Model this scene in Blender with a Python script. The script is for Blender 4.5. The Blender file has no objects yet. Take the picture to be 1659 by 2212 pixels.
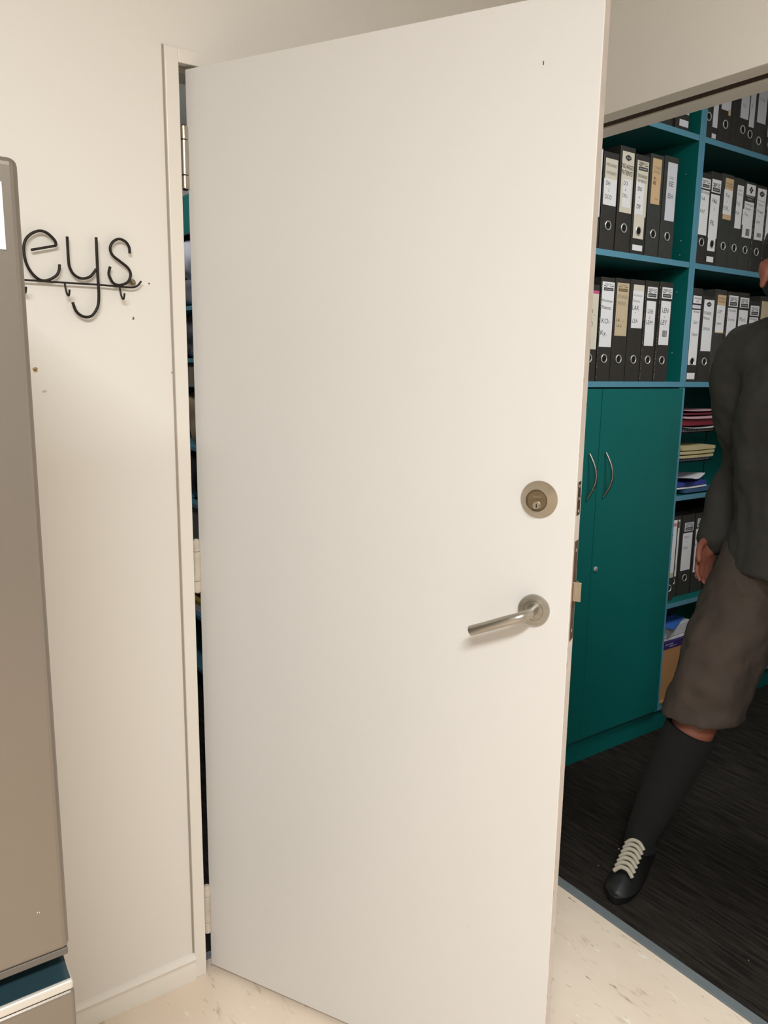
import bpy, bmesh, math, random
from mathutils import Vector, Matrix, noise
S = bpy.context.scene
COL = S.collection
random.seed(7)
# ---------------------------------------------------------------- camera
f, pitch, roll, yaw = 1679.22, 0.18066, 0.01411, 0.61506
d = Vector((math.sin(yaw)*math.cos(pitch), math.cos(yaw)*math.cos(pitch), -math.sin(pitch)))
r = Vector((math.cos(yaw), -math.sin(yaw), 0)); u = r.cross(d)
r2 = r*math.cos(roll)+u*math.sin(roll); u2 = -r*math.sin(roll)+u*math.cos(roll)
cd = bpy.data.cameras.new('camera'); cam = bpy.data.objects.new('camera', cd); COL.objects.link(cam)
M = Matrix.Identity(4)
for i in range(3):
    M[i][0] = r2[i]; M[i][1] = u2[i]; M[i][2] = -d[i]
M.translation = Vector((-0.10459, -1.61832, 1.46554))
cam.matrix_world = M
cd.sensor_fit = 'VERTICAL'; cd.sensor_height = 36; cd.lens = 36*f/2212; cd.clip_start = .02
S.camera = cam
# ---------------------------------------------------------------- world, lights, exposure
w = bpy.data.worlds.new('world'); S.world = w; w.use_nodes = True
w.node_tree.nodes['Background'].inputs[0].default_value = (1, .96, .9, 1)
w.node_tree.nodes['Background'].inputs[1].default_value = 0.02
S.view_settings.view_transform = 'Standard'; S.view_settings.look = 'None'
S.view_settings.gamma = 1; S.view_settings.use_curve_mapping = False
S.view_settings.exposure = 0.0
def area(name, loc, sx, sy, power, col, rot=(0, 0, 0)):
    l = bpy.data.lights.new(name, 'AREA'); l.shape = 'RECTANGLE'; l.size = sx; l.size_y = sy
    l.energy = power; l.color = col
    o = bpy.data.objects.new(name, l); COL.objects.link(o); o.location = loc; o.rotation_euler = rot
    return o
LAMP = (.93, .975, 1)
area('ceiling_light', (-.65, -2.3, 2.63), 1.2, .25, 101, LAMP)
area('ceiling_light', (2.05, -1.05, 2.63), .6, .6, 27, LAMP)
area('ceiling_light', (.45, 1.6, 2.55), .3, 1.0, 7, (.98, .97, 1), (0, -.7, 0))

# ---------------------------------------------------------------- helpers
def lin(c):
    return tuple((x/255/12.92 if x/255 <= .04045 else ((x/255+.055)/1.055)**2.4) for x in c)+(1,)
def mat(name, col, rough=.6, metal=0, spec=.5, noise_amt=0, nscale=8, bump=0, bscale=80, coat=0, stretch=None):
    m = bpy.data.materials.new(name); m.use_nodes = True; nt = m.node_tree; b = nt.nodes['Principled BSDF']
    c = lin(col)
    b.inputs['Base Color'].default_value = c; b.inputs['Roughness'].default_value = rough
    b.inputs['Metallic'].default_value = metal; b.inputs['Specular IOR Level'].default_value = spec
    b.inputs['Coat Weight'].default_value = coat
    tc = nt.nodes.new('ShaderNodeTexCoord'); mp = nt.nodes.new('ShaderNodeMapping')
    nt.links.new(tc.outputs['Object'], mp.inputs[0])
    if stretch: mp.inputs['Scale'].default_value = stretch
    n = nt.nodes.new('ShaderNodeTexNoise'); n.inputs['Scale'].default_value = nscale; n.inputs['Detail'].default_value = 4
    nt.links.new(mp.outputs[0], n.inputs[0])
    mx = nt.nodes.new('ShaderNodeMix'); mx.data_type = 'RGBA'; mx.blend_type = 'MULTIPLY'
    k = 1-noise_amt
    rp = nt.nodes.new('ShaderNodeValToRGB'); rp.color_ramp.elements[0].position = .3; rp.color_ramp.elements[1].position = .7
    rp.color_ramp.elements[0].color = (k, k, k, 1); rp.color_ramp.elements[1].color = (1, 1, 1, 1)
    nt.links.new(n.outputs[0], rp.inputs[0]); mx.inputs[0].default_value = 1
    mx.inputs[6].default_value = c; nt.links.new(rp.outputs[0], mx.inputs[7]); nt.links.new(mx.outputs[2], b.inputs['Base Color'])
    if bump:
        n2 = nt.nodes.new('ShaderNodeTexNoise'); n2.inputs['Scale'].default_value = bscale; n2.inputs['Detail'].default_value = 3
        nt.links.new(mp.outputs[0], n2.inputs[0])
        bp = nt.nodes.new('ShaderNodeBump'); bp.inputs['Strength'].default_value = bump; bp.inputs['Distance'].default_value = .002
        nt.links.new(n2.outputs[0], bp.inputs['Height']); nt.links.new(bp.outputs[0], b.inputs['Normal'])
    return m
def box(bm, x0, x1, y0, y1, z0, z1, mi=0):
    v = [bm.verts.new(p) for p in ((x0,y0,z0),(x1,y0,z0),(x1,y1,z0),(x0,y1,z0),(x0,y0,z1),(x1,y0,z1),(x1,y1,z1),(x0,y1,z1))]
    fs = [bm.faces.new([v[i] for i in q]) for q in ((0,3,2,1),(4,5,6,7),(0,1,5,4),(1,2,6,5),(2,3,7,6),(3,0,4,7))]
    for q in fs: q.material_index = mi
    return v, fs
def tube(bm, pts, rad, n=10, closed=False):
    pts = [Vector(p) for p in pts]; rr = rad if isinstance(rad, (list, tuple)) else [rad]*len(pts)
    rings = []; prev = None
    for i, p in enumerate(pts):
        a = pts[i-1] if (i > 0 or closed) else pts[i]; b = pts[(i+1) % len(pts)] if (i < len(pts)-1 or closed) else pts[i]
        t = (b-a).normalized()
        if prev is None:
            x = t.orthogonal().normalized()
        else:
            x = (prev-t*prev.dot(t)).normalized()
        prev = x; y = t.cross(x)
        rings.append([bm.verts.new(p+(x*math.cos(2*math.pi*k/n)+y*math.sin(2*math.pi*k/n))*rr[i]) for k in range(n)])
    m = len(rings)
    for i in range(m if closed else m-1):
        A, B = rings[i], rings[(i+1) % m]
        for k in range(n): bm.faces.new((A[k], A[(k+1) % n], B[(k+1) % n], B[k]))
    if not closed:
        bm.faces.new(rings[0][::-1]); bm.faces.new(rings[-1])
def smooth_path(pts, sub=5):
    P = [Vector(p) for p in pts]; out = []
    for i in range(len(P)-1):
        a = P[max(i-1, 0)]; b = P[i]; c = P[i+1]; e = P[min(i+2, len(P)-1)]
        for k in range(sub):
            t = k/sub
            out.append(.5*((2*b)+(c-a)*t+(2*a-5*b+4*c-e)*t*t+(3*b-a-3*c+e)*t**3))
    out.append(P[-1]); return out
def lathe(bm, prof, n=40, M=None, mis=None):
    # prof: (radius, height) about local z
    rings = []
    for (rad, h) in prof:
        if rad < 1e-6: rings.append([bm.verts.new((0, 0, h))])
        else: rings.append([bm.verts.new((rad*math.cos(2*math.pi*k/n), rad*math.sin(2*math.pi*k/n), h)) for k in range(n)])
    vs = [v for q in rings for v in q]
    for i in range(len(rings)-1):
        A, B = rings[i], rings[i+1]
        for k in range(n):
            k2 = (k+1) % n
            if len(A) == 1 and len(B) == 1: continue
            if len(A) == 1: q = (A[0], B[k2], B[k])
            elif len(B) == 1: q = (A[k], A[k2], B[0])
            else: q = (A[k], A[k2], B[k2], B[k])
            bm.faces.new(q)
    if M is not None: bmesh.ops.transform(bm, matrix=M, verts=vs)
def obj(name, bm, m, parent=None, bevel=0, smooth=False, seg=2, loc=None, recalc=True):
    if recalc: bmesh.ops.recalc_face_normals(bm, faces=bm.faces)
    me = bpy.data.meshes.new(name); bm.to_mesh(me); bm.free()
    for q in (m if isinstance(m, (list, tuple)) else [m]): me.materials.append(q)
    o = bpy.data.objects.new(name, me); COL.objects.link(o)
    if parent: o.parent = parent
    if loc: o.location = loc
    if smooth:
        for p in me.polygons: p.use_smooth = True
        if smooth == 'auto':
            me.set_sharp_from_angle(angle=math.radians(35))
    if bevel:
        b = o.modifiers.new('bevel', 'BEVEL'); b.width = bevel; b.segments = seg; b.limit_method = 'ANGLE'; b.angle_limit = math.radians(40)
    return o
def B(name, dims, m, parent=None, bevel=0):
    bm = bmesh.new(); box(bm, *dims); return obj(name, bm, m, parent, bevel)
def empty(name, loc=(0, 0, 0), rz=0, parent=None):
    o = bpy.data.objects.new(name, None); COL.objects.link(o); o.location = loc; o.rotation_euler = (0, 0, rz); o.empty_display_size = .05
    if parent: o.parent = parent
    return o
def tag(o, label=None, cat=None, group=None, kind=None):
    if label: o['label'] = label
    if cat: o['category'] = cat
    if group: o['group'] = group
    if kind: o['kind'] = kind
    return o
def struct(o): o['kind'] = 'structure'; return o
TXT = {}
def text_mesh(s, bold=0.0):
    key = (s, bold)
    if key in TXT: return TXT[key]
    c = bpy.data.curves.new('txt', 'FONT'); c.body = s; c.size = 1; c.align_x = 'CENTER'; c.align_y = 'CENTER'; c.offset = bold; c.resolution_u = 3
    o = bpy.data.objects.new('txt', c); COL.objects.link(o)
    bpy.context.view_layer.update()
    me = bpy.data.meshes.new_from_object(o.evaluated_get(bpy.context.evaluated_depsgraph_get()))
    bpy.data.objects.remove(o); bpy.data.curves.remove(c)
    TXT[key] = me; return me
def text(name, s, loc, h, width, m, parent, rz=0, shear=0.0, rx=math.pi/2, bold=-.002, tilt=0):
    src = text_mesh(s, bold); me = src.copy(); xs = [v.co.x for v in me.vertices]; ys = [v.co.y for v in me.vertices]
    wx = max(xs)-min(xs) or 1; hy = max(ys)-min(ys) or 1; cx = (max(xs)+min(xs))/2; cy = (max(ys)+min(ys))/2
    for v in me.vertices:
        x = (v.co.x-cx)*width/wx; y = (v.co.y-cy)*h/hy
        v.co = (x+shear*y, y+tilt*x, 0)
    me.materials.clear(); me.materials.append(m)
    o = bpy.data.objects.new(name, me); COL.objects.link(o); o.parent = parent; o.location = loc; o.rotation_euler = (rx, 0, rz)
    return o

# ---------------------------------------------------------------- materials
wall_m = mat('cream_wall_paint', (235, 228, 218), .55, noise_amt=.02, nscale=1.5, bump=.08, bscale=220)
trim_m = mat('gloss_trim_paint', (237, 229, 217), .32, noise_amt=.02, nscale=3)
ceil_m = mat('ceiling_white', (230, 228, 224), .9)
plain_m = mat('off_white_wall', (206, 203, 198), .7, noise_amt=.02, nscale=2)
door_m = mat('white_door_paint', (221, 216, 210), .42, noise_amt=.015, nscale=2)
edge_m = mat('door_edge_paint', (226, 213, 203), .6, noise_amt=.10, nscale=30)
steel_m = mat('brushed_steel', (178, 172, 162), .34, 1, noise_amt=.12, nscale=60, stretch=(1, 1, 6))
nickel_m = mat('satin_nickel', (182, 168, 148), .36, 1, noise_amt=.1, nscale=50)
nickel_dark = mat('aged_nickel', (140, 122, 98), .45, 1, noise_amt=.2, nscale=70)
chrome_m = mat('worn_chrome', (190, 180, 165), .22, 1, noise_amt=.1, nscale=60)
painted_metal = mat('overpainted_metal', (214, 201, 184), .4, .0, noise_amt=.2, nscale=40)
black_m = mat('black_void', (8, 7, 6), .9)
wire_m = mat('black_wrought_iron', (46, 40, 34), .5, .6, noise_amt=.3, nscale=90)
brown_m = mat('dark_brown_recess', (62, 44, 28), .9, noise_amt=.4, nscale=60)
brass_m = mat('worn_brown_plate', (130, 106, 88), .5, .6, noise_amt=.3, nscale=60)
alu_m = mat('grey_threshold_rubber', (118, 124, 126), .5, .1, noise_amt=.1, nscale=20)
teal_m = mat('teal_laminate', (12, 104, 98), .38, noise_amt=.03, nscale=10, bump=.05, bscale=300)
edgeb_m = mat('blue_grey_edge_banding', (92, 146, 166), .5, noise_amt=.05, nscale=10)
fridge_m = mat('silver_fridge_steel', (140, 131, 121), .38, .75, noise_amt=.04, nscale=3, bump=.04, bscale=260)
fridge_lip = mat('silver_plastic_lip', (205, 196, 185), .4, .2)
fridge_dark = mat('dark_teal_plastic', (38, 58, 64), .18, noise_amt=.2, nscale=10)
bind_m = mat('black_binder_cover', (58, 54, 49), .5, noise_amt=.25, nscale=40, bump=.15, bscale=200)
bind_m2 = mat('charcoal_binder_cover', (66, 66, 62), .5, noise_amt=.25, nscale=40, bump=.15, bscale=200)
ring_m = mat('nickel_ring', (222, 218, 212), .38, .55)
pen = mat('black_pen_ink', (40, 38, 42), .7)
pen_grey = mat('faded_pen_ink', (128, 120, 110), .7)
pen_blue = mat('blue_grey_ink', (92, 92, 104), .7)
white_p = mat('white_paper', (236, 232, 230), .7, noise_amt=.03, nscale=20)
grey_p = mat('greyish_paper', (214, 212, 216), .7, noise_amt=.03, nscale=20)
cream_p = mat('cream_card', (222, 212, 192), .7, noise_amt=.06, nscale=20)
orange_p = mat('faded_orange_card', (214, 180, 136), .7, noise_amt=.08, nscale=20)
tan_p = mat('aged_tan_card', (204, 182, 148), .7, noise_amt=.08, nscale=20)
dark_p = mat('dark_print', (64, 62, 60), .6)
skin_m = mat('skin', (150, 90, 72), .5, noise_amt=.08, nscale=12)
skin_m.node_tree.nodes['Principled BSDF'].inputs['Subsurface Weight'].default_value = .08
jacket_m = mat('charcoal_jacket_cloth', (56, 54, 48), .85, noise_amt=.2, nscale=14, bump=.3, bscale=120)
trouser_m = mat('brown_grey_trouser_cloth', (74, 62, 53), .85, noise_amt=.2, nscale=12, bump=.3, bscale=120)
hair_m = mat('dark_hair', (24, 19, 16), .6, noise_amt=.3, nscale=80)
shoe_m = mat('black_shoe', (18, 18, 18), .5)
sock_m = mat('black_sock', (14, 14, 15), .9)
lace_m = mat('pale_shoelace', (186, 176, 156), .7)

def floor_mat():
    m = bpy.data.materials.new('beige_marbled_vinyl'); m.use_nodes = True; nt = m.node_tree; b = nt.nodes['Principled BSDF']
    b.inputs['Roughness'].default_value = .38
    tc = nt.nodes.new('ShaderNodeTexCoord')
    def layer(scale, sx, sy, lo, hi, rot=0.0, detail=5):
        mp = nt.nodes.new('ShaderNodeMapping'); mp.inputs['Scale'].default_value = (sx, sy, 1); mp.inputs['Rotation'].default_value = (0, 0, rot)
        nt.links.new(tc.outputs['Object'], mp.inputs[0])
        n = nt.nodes.new('ShaderNodeTexNoise'); n.inputs['Scale'].default_value = scale; n.inputs['Detail'].default_value = detail; n.inputs['Roughness'].default_value = .6
        nt.links.new(mp.outputs[0], n.inputs[0])
        rp = nt.nodes.new('ShaderNodeValToRGB'); rp.color_ramp.elements[0].position = lo; rp.color_ramp.elements[1].position = hi
        nt.links.new(n.outputs[0], rp.inputs[0]); return rp
    base = lin((236, 218, 197)); cur = None
    def mixc(prev, fac, col):
        mx = nt.nodes.new('ShaderNodeMix'); mx.data_type = 'RGBA'
        if prev is None: mx.inputs[6].default_value = base
        else: nt.links.new(prev, mx.inputs[6])
        mx.inputs[7].default_value = col; nt.links.new(fac.outputs[0], mx.inputs[0]); return mx.outputs[2]
    cur = mixc(None, layer(7, 1, .6, .4, .75), lin((229, 209, 187)))
    cur = mixc(cur, layer(24, 2.0, .40, .60, .74, .12, 4), lin((184, 164, 142)))
    cur = mixc(cur, layer(40, 2.2, .42, .655, .73, -.1, 3), lin((142, 124, 106)))
    cur = mixc(cur, layer(33, 1.8, .5, .64, .74, .25, 3), lin((244, 236, 218)))
    nt.links.new(cur, b.inputs['Base Color']); return m
floor_m = floor_mat()
def carpet_mat():
    m = bpy.data.materials.new('near_black_striped_carpet'); m.use_nodes = True; nt = m.node_tree; b = nt.nodes['Principled BSDF']
    b.inputs['Roughness'].default_value = 1; b.inputs['Specular IOR Level'].default_value = .15
    tc = nt.nodes.new('ShaderNodeTexCoord'); mp = nt.nodes.new('ShaderNodeMapping'); mp.inputs['Scale'].default_value = (40, 2.5, 1)
    nt.links.new(tc.outputs['Object'], mp.inputs[0])
    n = nt.nodes.new('ShaderNodeTexNoise'); n.inputs['Scale'].default_value = 3; n.inputs['Detail'].default_value = 6
    nt.links.new(mp.outputs[0], n.inputs[0])
    rp = nt.nodes.new('ShaderNodeValToRGB'); e = rp.color_ramp.elements
    e[0].position = .35; e[0].color = lin((27, 24, 21)); e[1].position = .8; e[1].color = lin((62, 56, 50))
    nt.links.new(n.outputs[0], rp.inputs[0])
    v = nt.nodes.new('ShaderNodeTexNoise'); v.inputs['Scale'].default_value = 500; nt.links.new(tc.outputs['Object'], v.inputs[0])
    mx = nt.nodes.new('ShaderNodeMix'); mx.data_type = 'RGBA'; mx.blend_type = 'OVERLAY'; mx.inputs[0].default_value = .6
    nt.links.new(rp.outputs[0], mx.inputs[6]); nt.links.new(v.outputs[0], mx.inputs[7]); nt.links.new(mx.outputs[2], b.inputs['Base Color'])
    bp = nt.nodes.new('ShaderNodeBump'); bp.inputs['Strength'].default_value = .6; bp.inputs['Distance'].default_value = .003
    nt.links.new(v.outputs[0], bp.inputs['Height']); nt.links.new(bp.outputs[0], b.inputs['Normal'])
    return m
carpet_m = carpet_mat()

# ---------------------------------------------------------------- structure
XL, XC, T2, CZ = -2.6, 1.492, .09, 2.66   # left wall, corner, wall thickness, ceiling
OX0, OX1 = .5195, 1.372                    # left doorway clear opening
FT, FO = 2.061, .028                       # head height, frame face
bm = bmesh.new(); box(bm, XL, XC, -4.5, .034, -.05, 0); struct(obj('floor', bm, floor_m))
bm = bmesh.new(); box(bm, XC+.03, 5.2, -4.5, .70, -.05, 0.001); box(bm, XL, XC+T2, .056, 3.2, -.05, 0.001)
struct(obj('floor_carpet', bm, carpet_m))
B('ceiling', (XL, 5.2, -4.5, 3.2, CZ, CZ+.05), ceil_m)['kind'] = 'structure'
bm = bmesh.new(); box(bm, XL, .4915+.01, 0, .1, 0, CZ); box(bm, OX1+.018, XC, 0, .1, 0, CZ); box(bm, .4915+.01, OX1+.018, 0, .1, FT+.016, CZ)
wl = struct(obj('wall_left', bm, wall_m))
WY0, WY1 = -.98, -.075
bm = bmesh.new(); box(bm, XC, XC+T2, WY1+.018, 3.2, 0, CZ); box(bm, XC, XC+T2, -4.5, WY0-.018, 0, CZ); box(bm, XC, XC+.0015, WY0-.018, WY1+.018, 2.0815, 2.1115); box(bm, XC, XC+T2, WY0-.018, WY1+.018, 2.1115, CZ)
struct(obj('wall_right', bm, wall_m))
B('wall_behind', (XL, 5.2, -4.6, -4.5, 0, CZ), plain_m)['kind'] = 'structure'
B('wall_side', (XL-.1, XL, -4.6, 3.3, 0, CZ), plain_m)['kind'] = 'structure'
B('wall_back', (XC+T2, 5.2, .60, .70, 0, CZ), wall_m)['kind'] = 'structure'
B('wall_far', (5.2, 5.3, -4.6, .7, 0, CZ), wall_m)['kind'] = 'structure'
B('wall_closet', (XL, XC+T2, 3.2, 3.3, 0, CZ), wall_m)['kind'] = 'structure'
# screw holes, scuffs on the left wall (irregular flat flecks)
def fleck(name, x, z, rx, rz, m, seed, y=-.0006):
    bm = bmesh.new(); rnd = random.Random(seed); vs = []
    for k in range(11):
        a = 2*math.pi*k/11; q = rnd.uniform(.5, 1.1); vs.append(bm.verts.new((x+rx*q*math.cos(a), y, z+rz*q*math.sin(a))))
    bm.faces.new(vs); return obj(name, bm, m, wl)
hole_m = mat('old_screw_hole', (96, 82, 70), .8); scuff_m = mat('tan_scuff', (190, 152, 100), .7, noise_amt=.4, nscale=200); smear_m = mat('grey_smear', (200, 187, 172), .7)
fleck('screw_hole', .410, 1.561, .0022, .0042, hole_m, 1); fleck('screw_hole', .445, 1.632, .0018, .0025, hole_m, 2); fleck('screw_hole', .486, 1.454, .001, .003, hole_m, 3)
fleck('scuff', .219, 1.459, .006, .004, scuff_m, 4); fleck('scuff', .2185, 1.4545, .0045, .0025, scuff_m, 5); fleck('scuff', .232, 1.416, .005, .003, smear_m, 6)
# left doorway frame
bm = bmesh.new()
box(bm, .4915, OX0, -.007, .107, 0, FT+FO-.002)                       # hinge jamb
box(bm, OX1, OX1+FO, -.007, .107, 0, FT+FO-.002)
box(bm, OX0, OX1, -.007, .012, FT, FT+FO-.002); box(bm, OX0, OX1, .012, .107, FT+.010, FT+FO-.002); box(bm, OX0, OX1, .042, .107, FT-.001, FT+.010)
box(bm, OX0, OX0+.010, .046, .075, 0, FT)
box(bm, OX1-.010, OX1, .046, .075, 0, FT)
t1 = struct(obj('trim_1', bm, trim_m, bevel=.0015))
B('sealant_shadow_line', (.4878, .4915, -.0012, 0, 0, FT+FO), mat('grey_sealant_shadow', (168, 156, 140), .8), t1)  # thin caulk strip, the shadow gap beside the frame put into its colour
# right opening frame
bm = bmesh.new(); X0 = XC+.0015; X1 = XC+.150; H = 2.081
box(bm, X0, X1, WY1, WY1+.018, 0, H+.03); box(bm, X0, X1, WY0-.018, WY0, 0, H+.03)
box(bm, X0, X0+.050, WY0, WY1, H, H+.0305); box(bm, X0+.086, X1, WY0, WY1, H, H+.0305); box(bm, X0+.05, X0+.086, WY0, WY1, H+.024, H+.0305)
t2 = struct(obj('trim_2', bm, trim_m, bevel=.0015))
B('recess_shade_strip', (X0+.0505, X0+.0855, WY0+.001, WY1-.001, H+.004, H+.0235), brown_m, t2)  # brown strip that puts the shade of the head recess into colour
# thresholds
bm = bmesh.new(); box(bm, XC, XC+.03, WY0, WY1, -.01, .004); struct(obj('trim_3', bm, alu_m, bevel=.002))
bm = bmesh.new(); box(bm, OX0, OX1, .034, .056, -.01, .004); struct(obj('trim_4', bm, alu_m, bevel=.002))
# skirting with a rounded moulding
def skirting(name, x0, x1):
    bm = bmesh.new(); prof = [(0, 0), (-.011, 0), (-.011, .036), (-.0095, .040), (-.0085, .046), (-.0095, .050), (-.0135, .053), (-.0145, .057), (-.0125, .0605), (-.008, .064), (-.002, .067), (0, .067)]
    A = [bm.verts.new((x0, y, z)) for y, z in prof]; Bv = [bm.verts.new((x1, y, z)) for y, z in prof]
    for i in range(len(prof)-1): bm.faces.new((A[i], A[i+1], Bv[i+1], Bv[i]))
    bm.faces.new(A); bm.faces.new(Bv[::-1]); return struct(obj(name, bm, trim_m, smooth='auto'))
skirting('baseboard_left', XL, .4915); skirting('baseboard_corner', OX1+FO, XC)
# floor debris on the carpet
lint_m = mat('pale_lint', (150, 140, 125), .9)
for i, (x, y, s) in enumerate([(2.02, -.62, .0022), (1.93, -.75, .003), (1.78, -.25, .004), (1.66, -.27, .002), (1.67, -.74, .002)]):
    bm = bmesh.new(); bmesh.ops.create_icosphere(bm, subdivisions=1, radius=s)
    for v in bm.verts: v.co.z *= .5; v.co.x *= random.uniform(.6, 1.4)
    tag(obj('lint_speck', bm, lint_m, loc=(x, y, .0025)), 'tiny pale speck of lint on the dark carpet', 'lint', 'lint specks on the dark carpet')

# ---------------------------------------------------------------- open white door
ANG = 1.08054; HX, HY = .53509, .00128; DW = .8306; DT = .038
D0 = empty('door_1', (HX, HY, 0), -ANG); D0['kind'] = 'structure'
bm = bmesh.new(); v, fs = box(bm, 0, DW, 0, DT, .013, 2.053)
fs[3].material_index = 1
leaf = obj('door_leaf', bm, [door_m, edge_m], D0, bevel=.0015)
# chipped paint on the leading edge
chip_m = mat('bare_chipped_timber', (178, 152, 130), .8, noise_amt=.3, nscale=80)
bm = bmesh.new(); rnd = random.Random(3)
for k in range(46):
    z = rnd.uniform(.15, 1.6); v0 = rnd.choice([.0016, DT-.0035]); a = rnd.uniform(.003, .012); q = rnd.uniform(.0006, .002)
    box(bm, DW-.0002, DW+.0003, v0, v0+q, z, z+a)
obj('paint_chip', bm, chip_m, D0)['kind'] = 'stuff'
B('door_mark', (.7362, .7378, -.0006, 0.0002, 1.952, 1.958), hole_m, D0); B('door_mark', (.664, .6655, -.0006, 0.0002, .3605, .362), smear_m, D0)
# hinges
def hinge(zb, zt, m, first):
    h = empty('hinge', (-.0035, -.0045, 0), 0, D0)
    L = zt-zb; R = .0088
    segs = [(zb, zb+L*.215), (zb+L*.222, zt-L*.222), (zt-L*.215, zt)]
    for i, (a, b) in enumerate(segs):
        bm = bmesh.new(); lathe(bm, [(0, a), (R*.85, a), (R, a+.0012), (R, b-.0012), (R*.85, b), (0, b)], 24)
        obj('knuckle', bm, m, h, smooth='auto')
    bm = bmesh.new(); lathe(bm, [(0, zb-.002), (.0045, zb-.002), (.0062, zb+.001), (.0062, zt-.001), (.0045, zt+.002), (0, zt+.002)], 16); obj('pin', bm, wire_m if first else m, h, smooth='auto')
    B('hinge_leaf', (-.0005, .003, .002, .030, zb+.001, zt-.001), m, h)
hinge(1.825, 1.946, chrome_m, True); hinge(.968, 1.088, painted_metal, False); hinge(.105, .230, painted_metal, False)
# deadbolt: axis toward the viewer = local -y
def face_M(uu, z): return Matrix.Translation((uu, 0, z)) @ Matrix.Rotation(math.pi/2, 4, 'X')
db = empty('deadbolt', (0, 0, 0), 0, D0)
bm = bmesh.new(); lathe(bm, [(.0328, 0), (.0328, .0025), (.0215, .0165), (.0208, .0190), (.0196, .0200), (.0186, .0190), (.0183, .0165)], 56, face_M(.766, 1.246)); obj('deadbolt_collar', bm, nickel_m, db, smooth='auto')
bm = bmesh.new(); lathe(bm, [(.0183, .0150), (.0178, .0178), (.0168, .0178), (.0165, .0158), (0, .0158)], 48, face_M(.766, 1.246)); obj('cylinder_face', bm, nickel_dark, db, smooth='auto')
bm = bmesh.new(); lathe(bm, [(.0078, .0155), (.0078, .0172), (.0070, .0178), (.0062, .0170), (.0058, .0174), (0, .0174)], 32, face_M(.766, 1.2375)); pl = obj('key_plug', bm, nickel_m, db, smooth='auto')
bm = bmesh.new(); box(bm, .7653, .7667, -.0178, -.0170, 1.2335, 1.2405); box(bm, .7653, .7675, -.0178, -.0170, 1.2348, 1.2365); obj('keyway', bm, black_m, pl)
text('engraving', '======', (.766, -.01585, 1.2525), .0024, .015, nickel_m, db)
# lever handle
lh = empty('lever_handle', (0, 0, 0), 0, D0)
bm = bmesh.new(); lathe(bm, [(.0285, 0), (.0285, .0065), (.0272, .0085), (0, .0085)], 56, face_M(.767, 1.0445)); obj('rose', bm, steel_m, lh, smooth='auto')
bm = bmesh.new(); lathe(bm, [(.0182, .0083), (.0182, .0088), (.0174, .0088), (.0174, .0083)], 48, face_M(.767, 1.0445)); obj('rose_ring', bm, nickel_dark, lh, smooth='auto')
bm = bmesh.new(); path = smooth_path([(.767, -.006, 1.046), (.767, -.022, 1.046), (.7655, -.038, 1.0455), (.757, -.0495, 1.0425), (.742, -.054, 1.037), (.722, -.055, 1.0285), (.700, -.0545, 1.0185), (.682, -.0535, 1.0105), (.666, -.052, 1.0035)], 6)
tube(bm, path, .0094, 20); obj('lever', bm, steel_m, lh, smooth='auto')
# latch and mortise on the leading edge
ml = empty('mortise_lock', (0, 0, 0), 0, D0)
B('faceplate', (DW-.001, DW+.0012, .008, .030, .993, 1.175), brass_m, ml)
bm = bmesh.new(); L = [(.011, 0), (.027, 0), (.027, .0035), (.011, .0155)]
A = [bm.verts.new((DW+x, y, 1.067)) for y, x in L]; C = [bm.verts.new((DW+x, y, 1.102)) for y, x in L]
bm.faces.new(A); bm.faces.new(C[::-1])
for i in range(4): bm.faces.new((A[i], A[(i+1) % 4], C[(i+1) % 4], C[i]))
obj('latch_bolt', bm, nickel_m, ml, bevel=.0008)
for z in (1.010, 1.158):
    bm = bmesh.new(); lathe(bm, [(.0035, 0), (.003, .0012), (0, .0014)], 16, Matrix.Translation((DW+.001, .019, z)) @ Matrix.Rotation(math.pi/2, 4, 'Y')); obj('screw', bm, nickel_m, ml)
dm = empty('deadbolt_mortise', (0, 0, 0), 0, D0)
B('mortise_pocket', (DW-.001, DW+.0007, .009, .029, 1.221, 1.280), brown_m, dm)
for z in (1.228, 1.25, 1.272):
    bm = bmesh.new(); lathe(bm, [(.0034, 0), (.003, .0012), (0, .0016)], 16, Matrix.Translation((DW+.0006, .019, z)) @ Matrix.Rotation(math.pi/2, 4, 'Y')); obj('screw', bm, nickel_m, dm)

# ---------------------------------------------------------------- fridge
FX0, FX1, FY = -.53, .0755, -.70
fr = tag(empty('fridge', (-.23, -.35, 0)), 'tall silver fridge freezer at the left edge against the cream wall', 'fridge')
def FB(name, dims, m, bevel=0, seg=3, parent=fr):
    x0, x1, y0, y1, z0, z1 = dims; bm = bmesh.new(); box(bm, x0+.23, x1+.23, y0+.35, y1+.35, z0, z1); o = obj(name, bm, m, parent, bevel=bevel, seg=seg, smooth=False); return o
fbody = mat('grey_fridge_side', (150, 144, 136), .5)
FB('cabinet', (FX0+.004, FX1-.006, FY+.065, -.03, .02, 1.66), fbody, .004)
FB('upper_door', (FX0, FX1, FY, FY+.058, .752, 1.6765), fridge_m, .009, 4)
FB('door_gasket', (FX0+.01, FX1-.006, FY+.056, FY+.067, .76, 1.66), fridge_dark)
hs = FB('side_trim', (FX1-.0045, FX1+.0012, FY+.014, FY+.05, .80, 1.00), fridge_dark, .001)
FB('door_bottom_trim', (FX0+.002, FX1-.002, FY+.004, FY+.058, .742, .752), mat('taupe_plastic_trim', (96, 88, 80), .5), .002)
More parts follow.
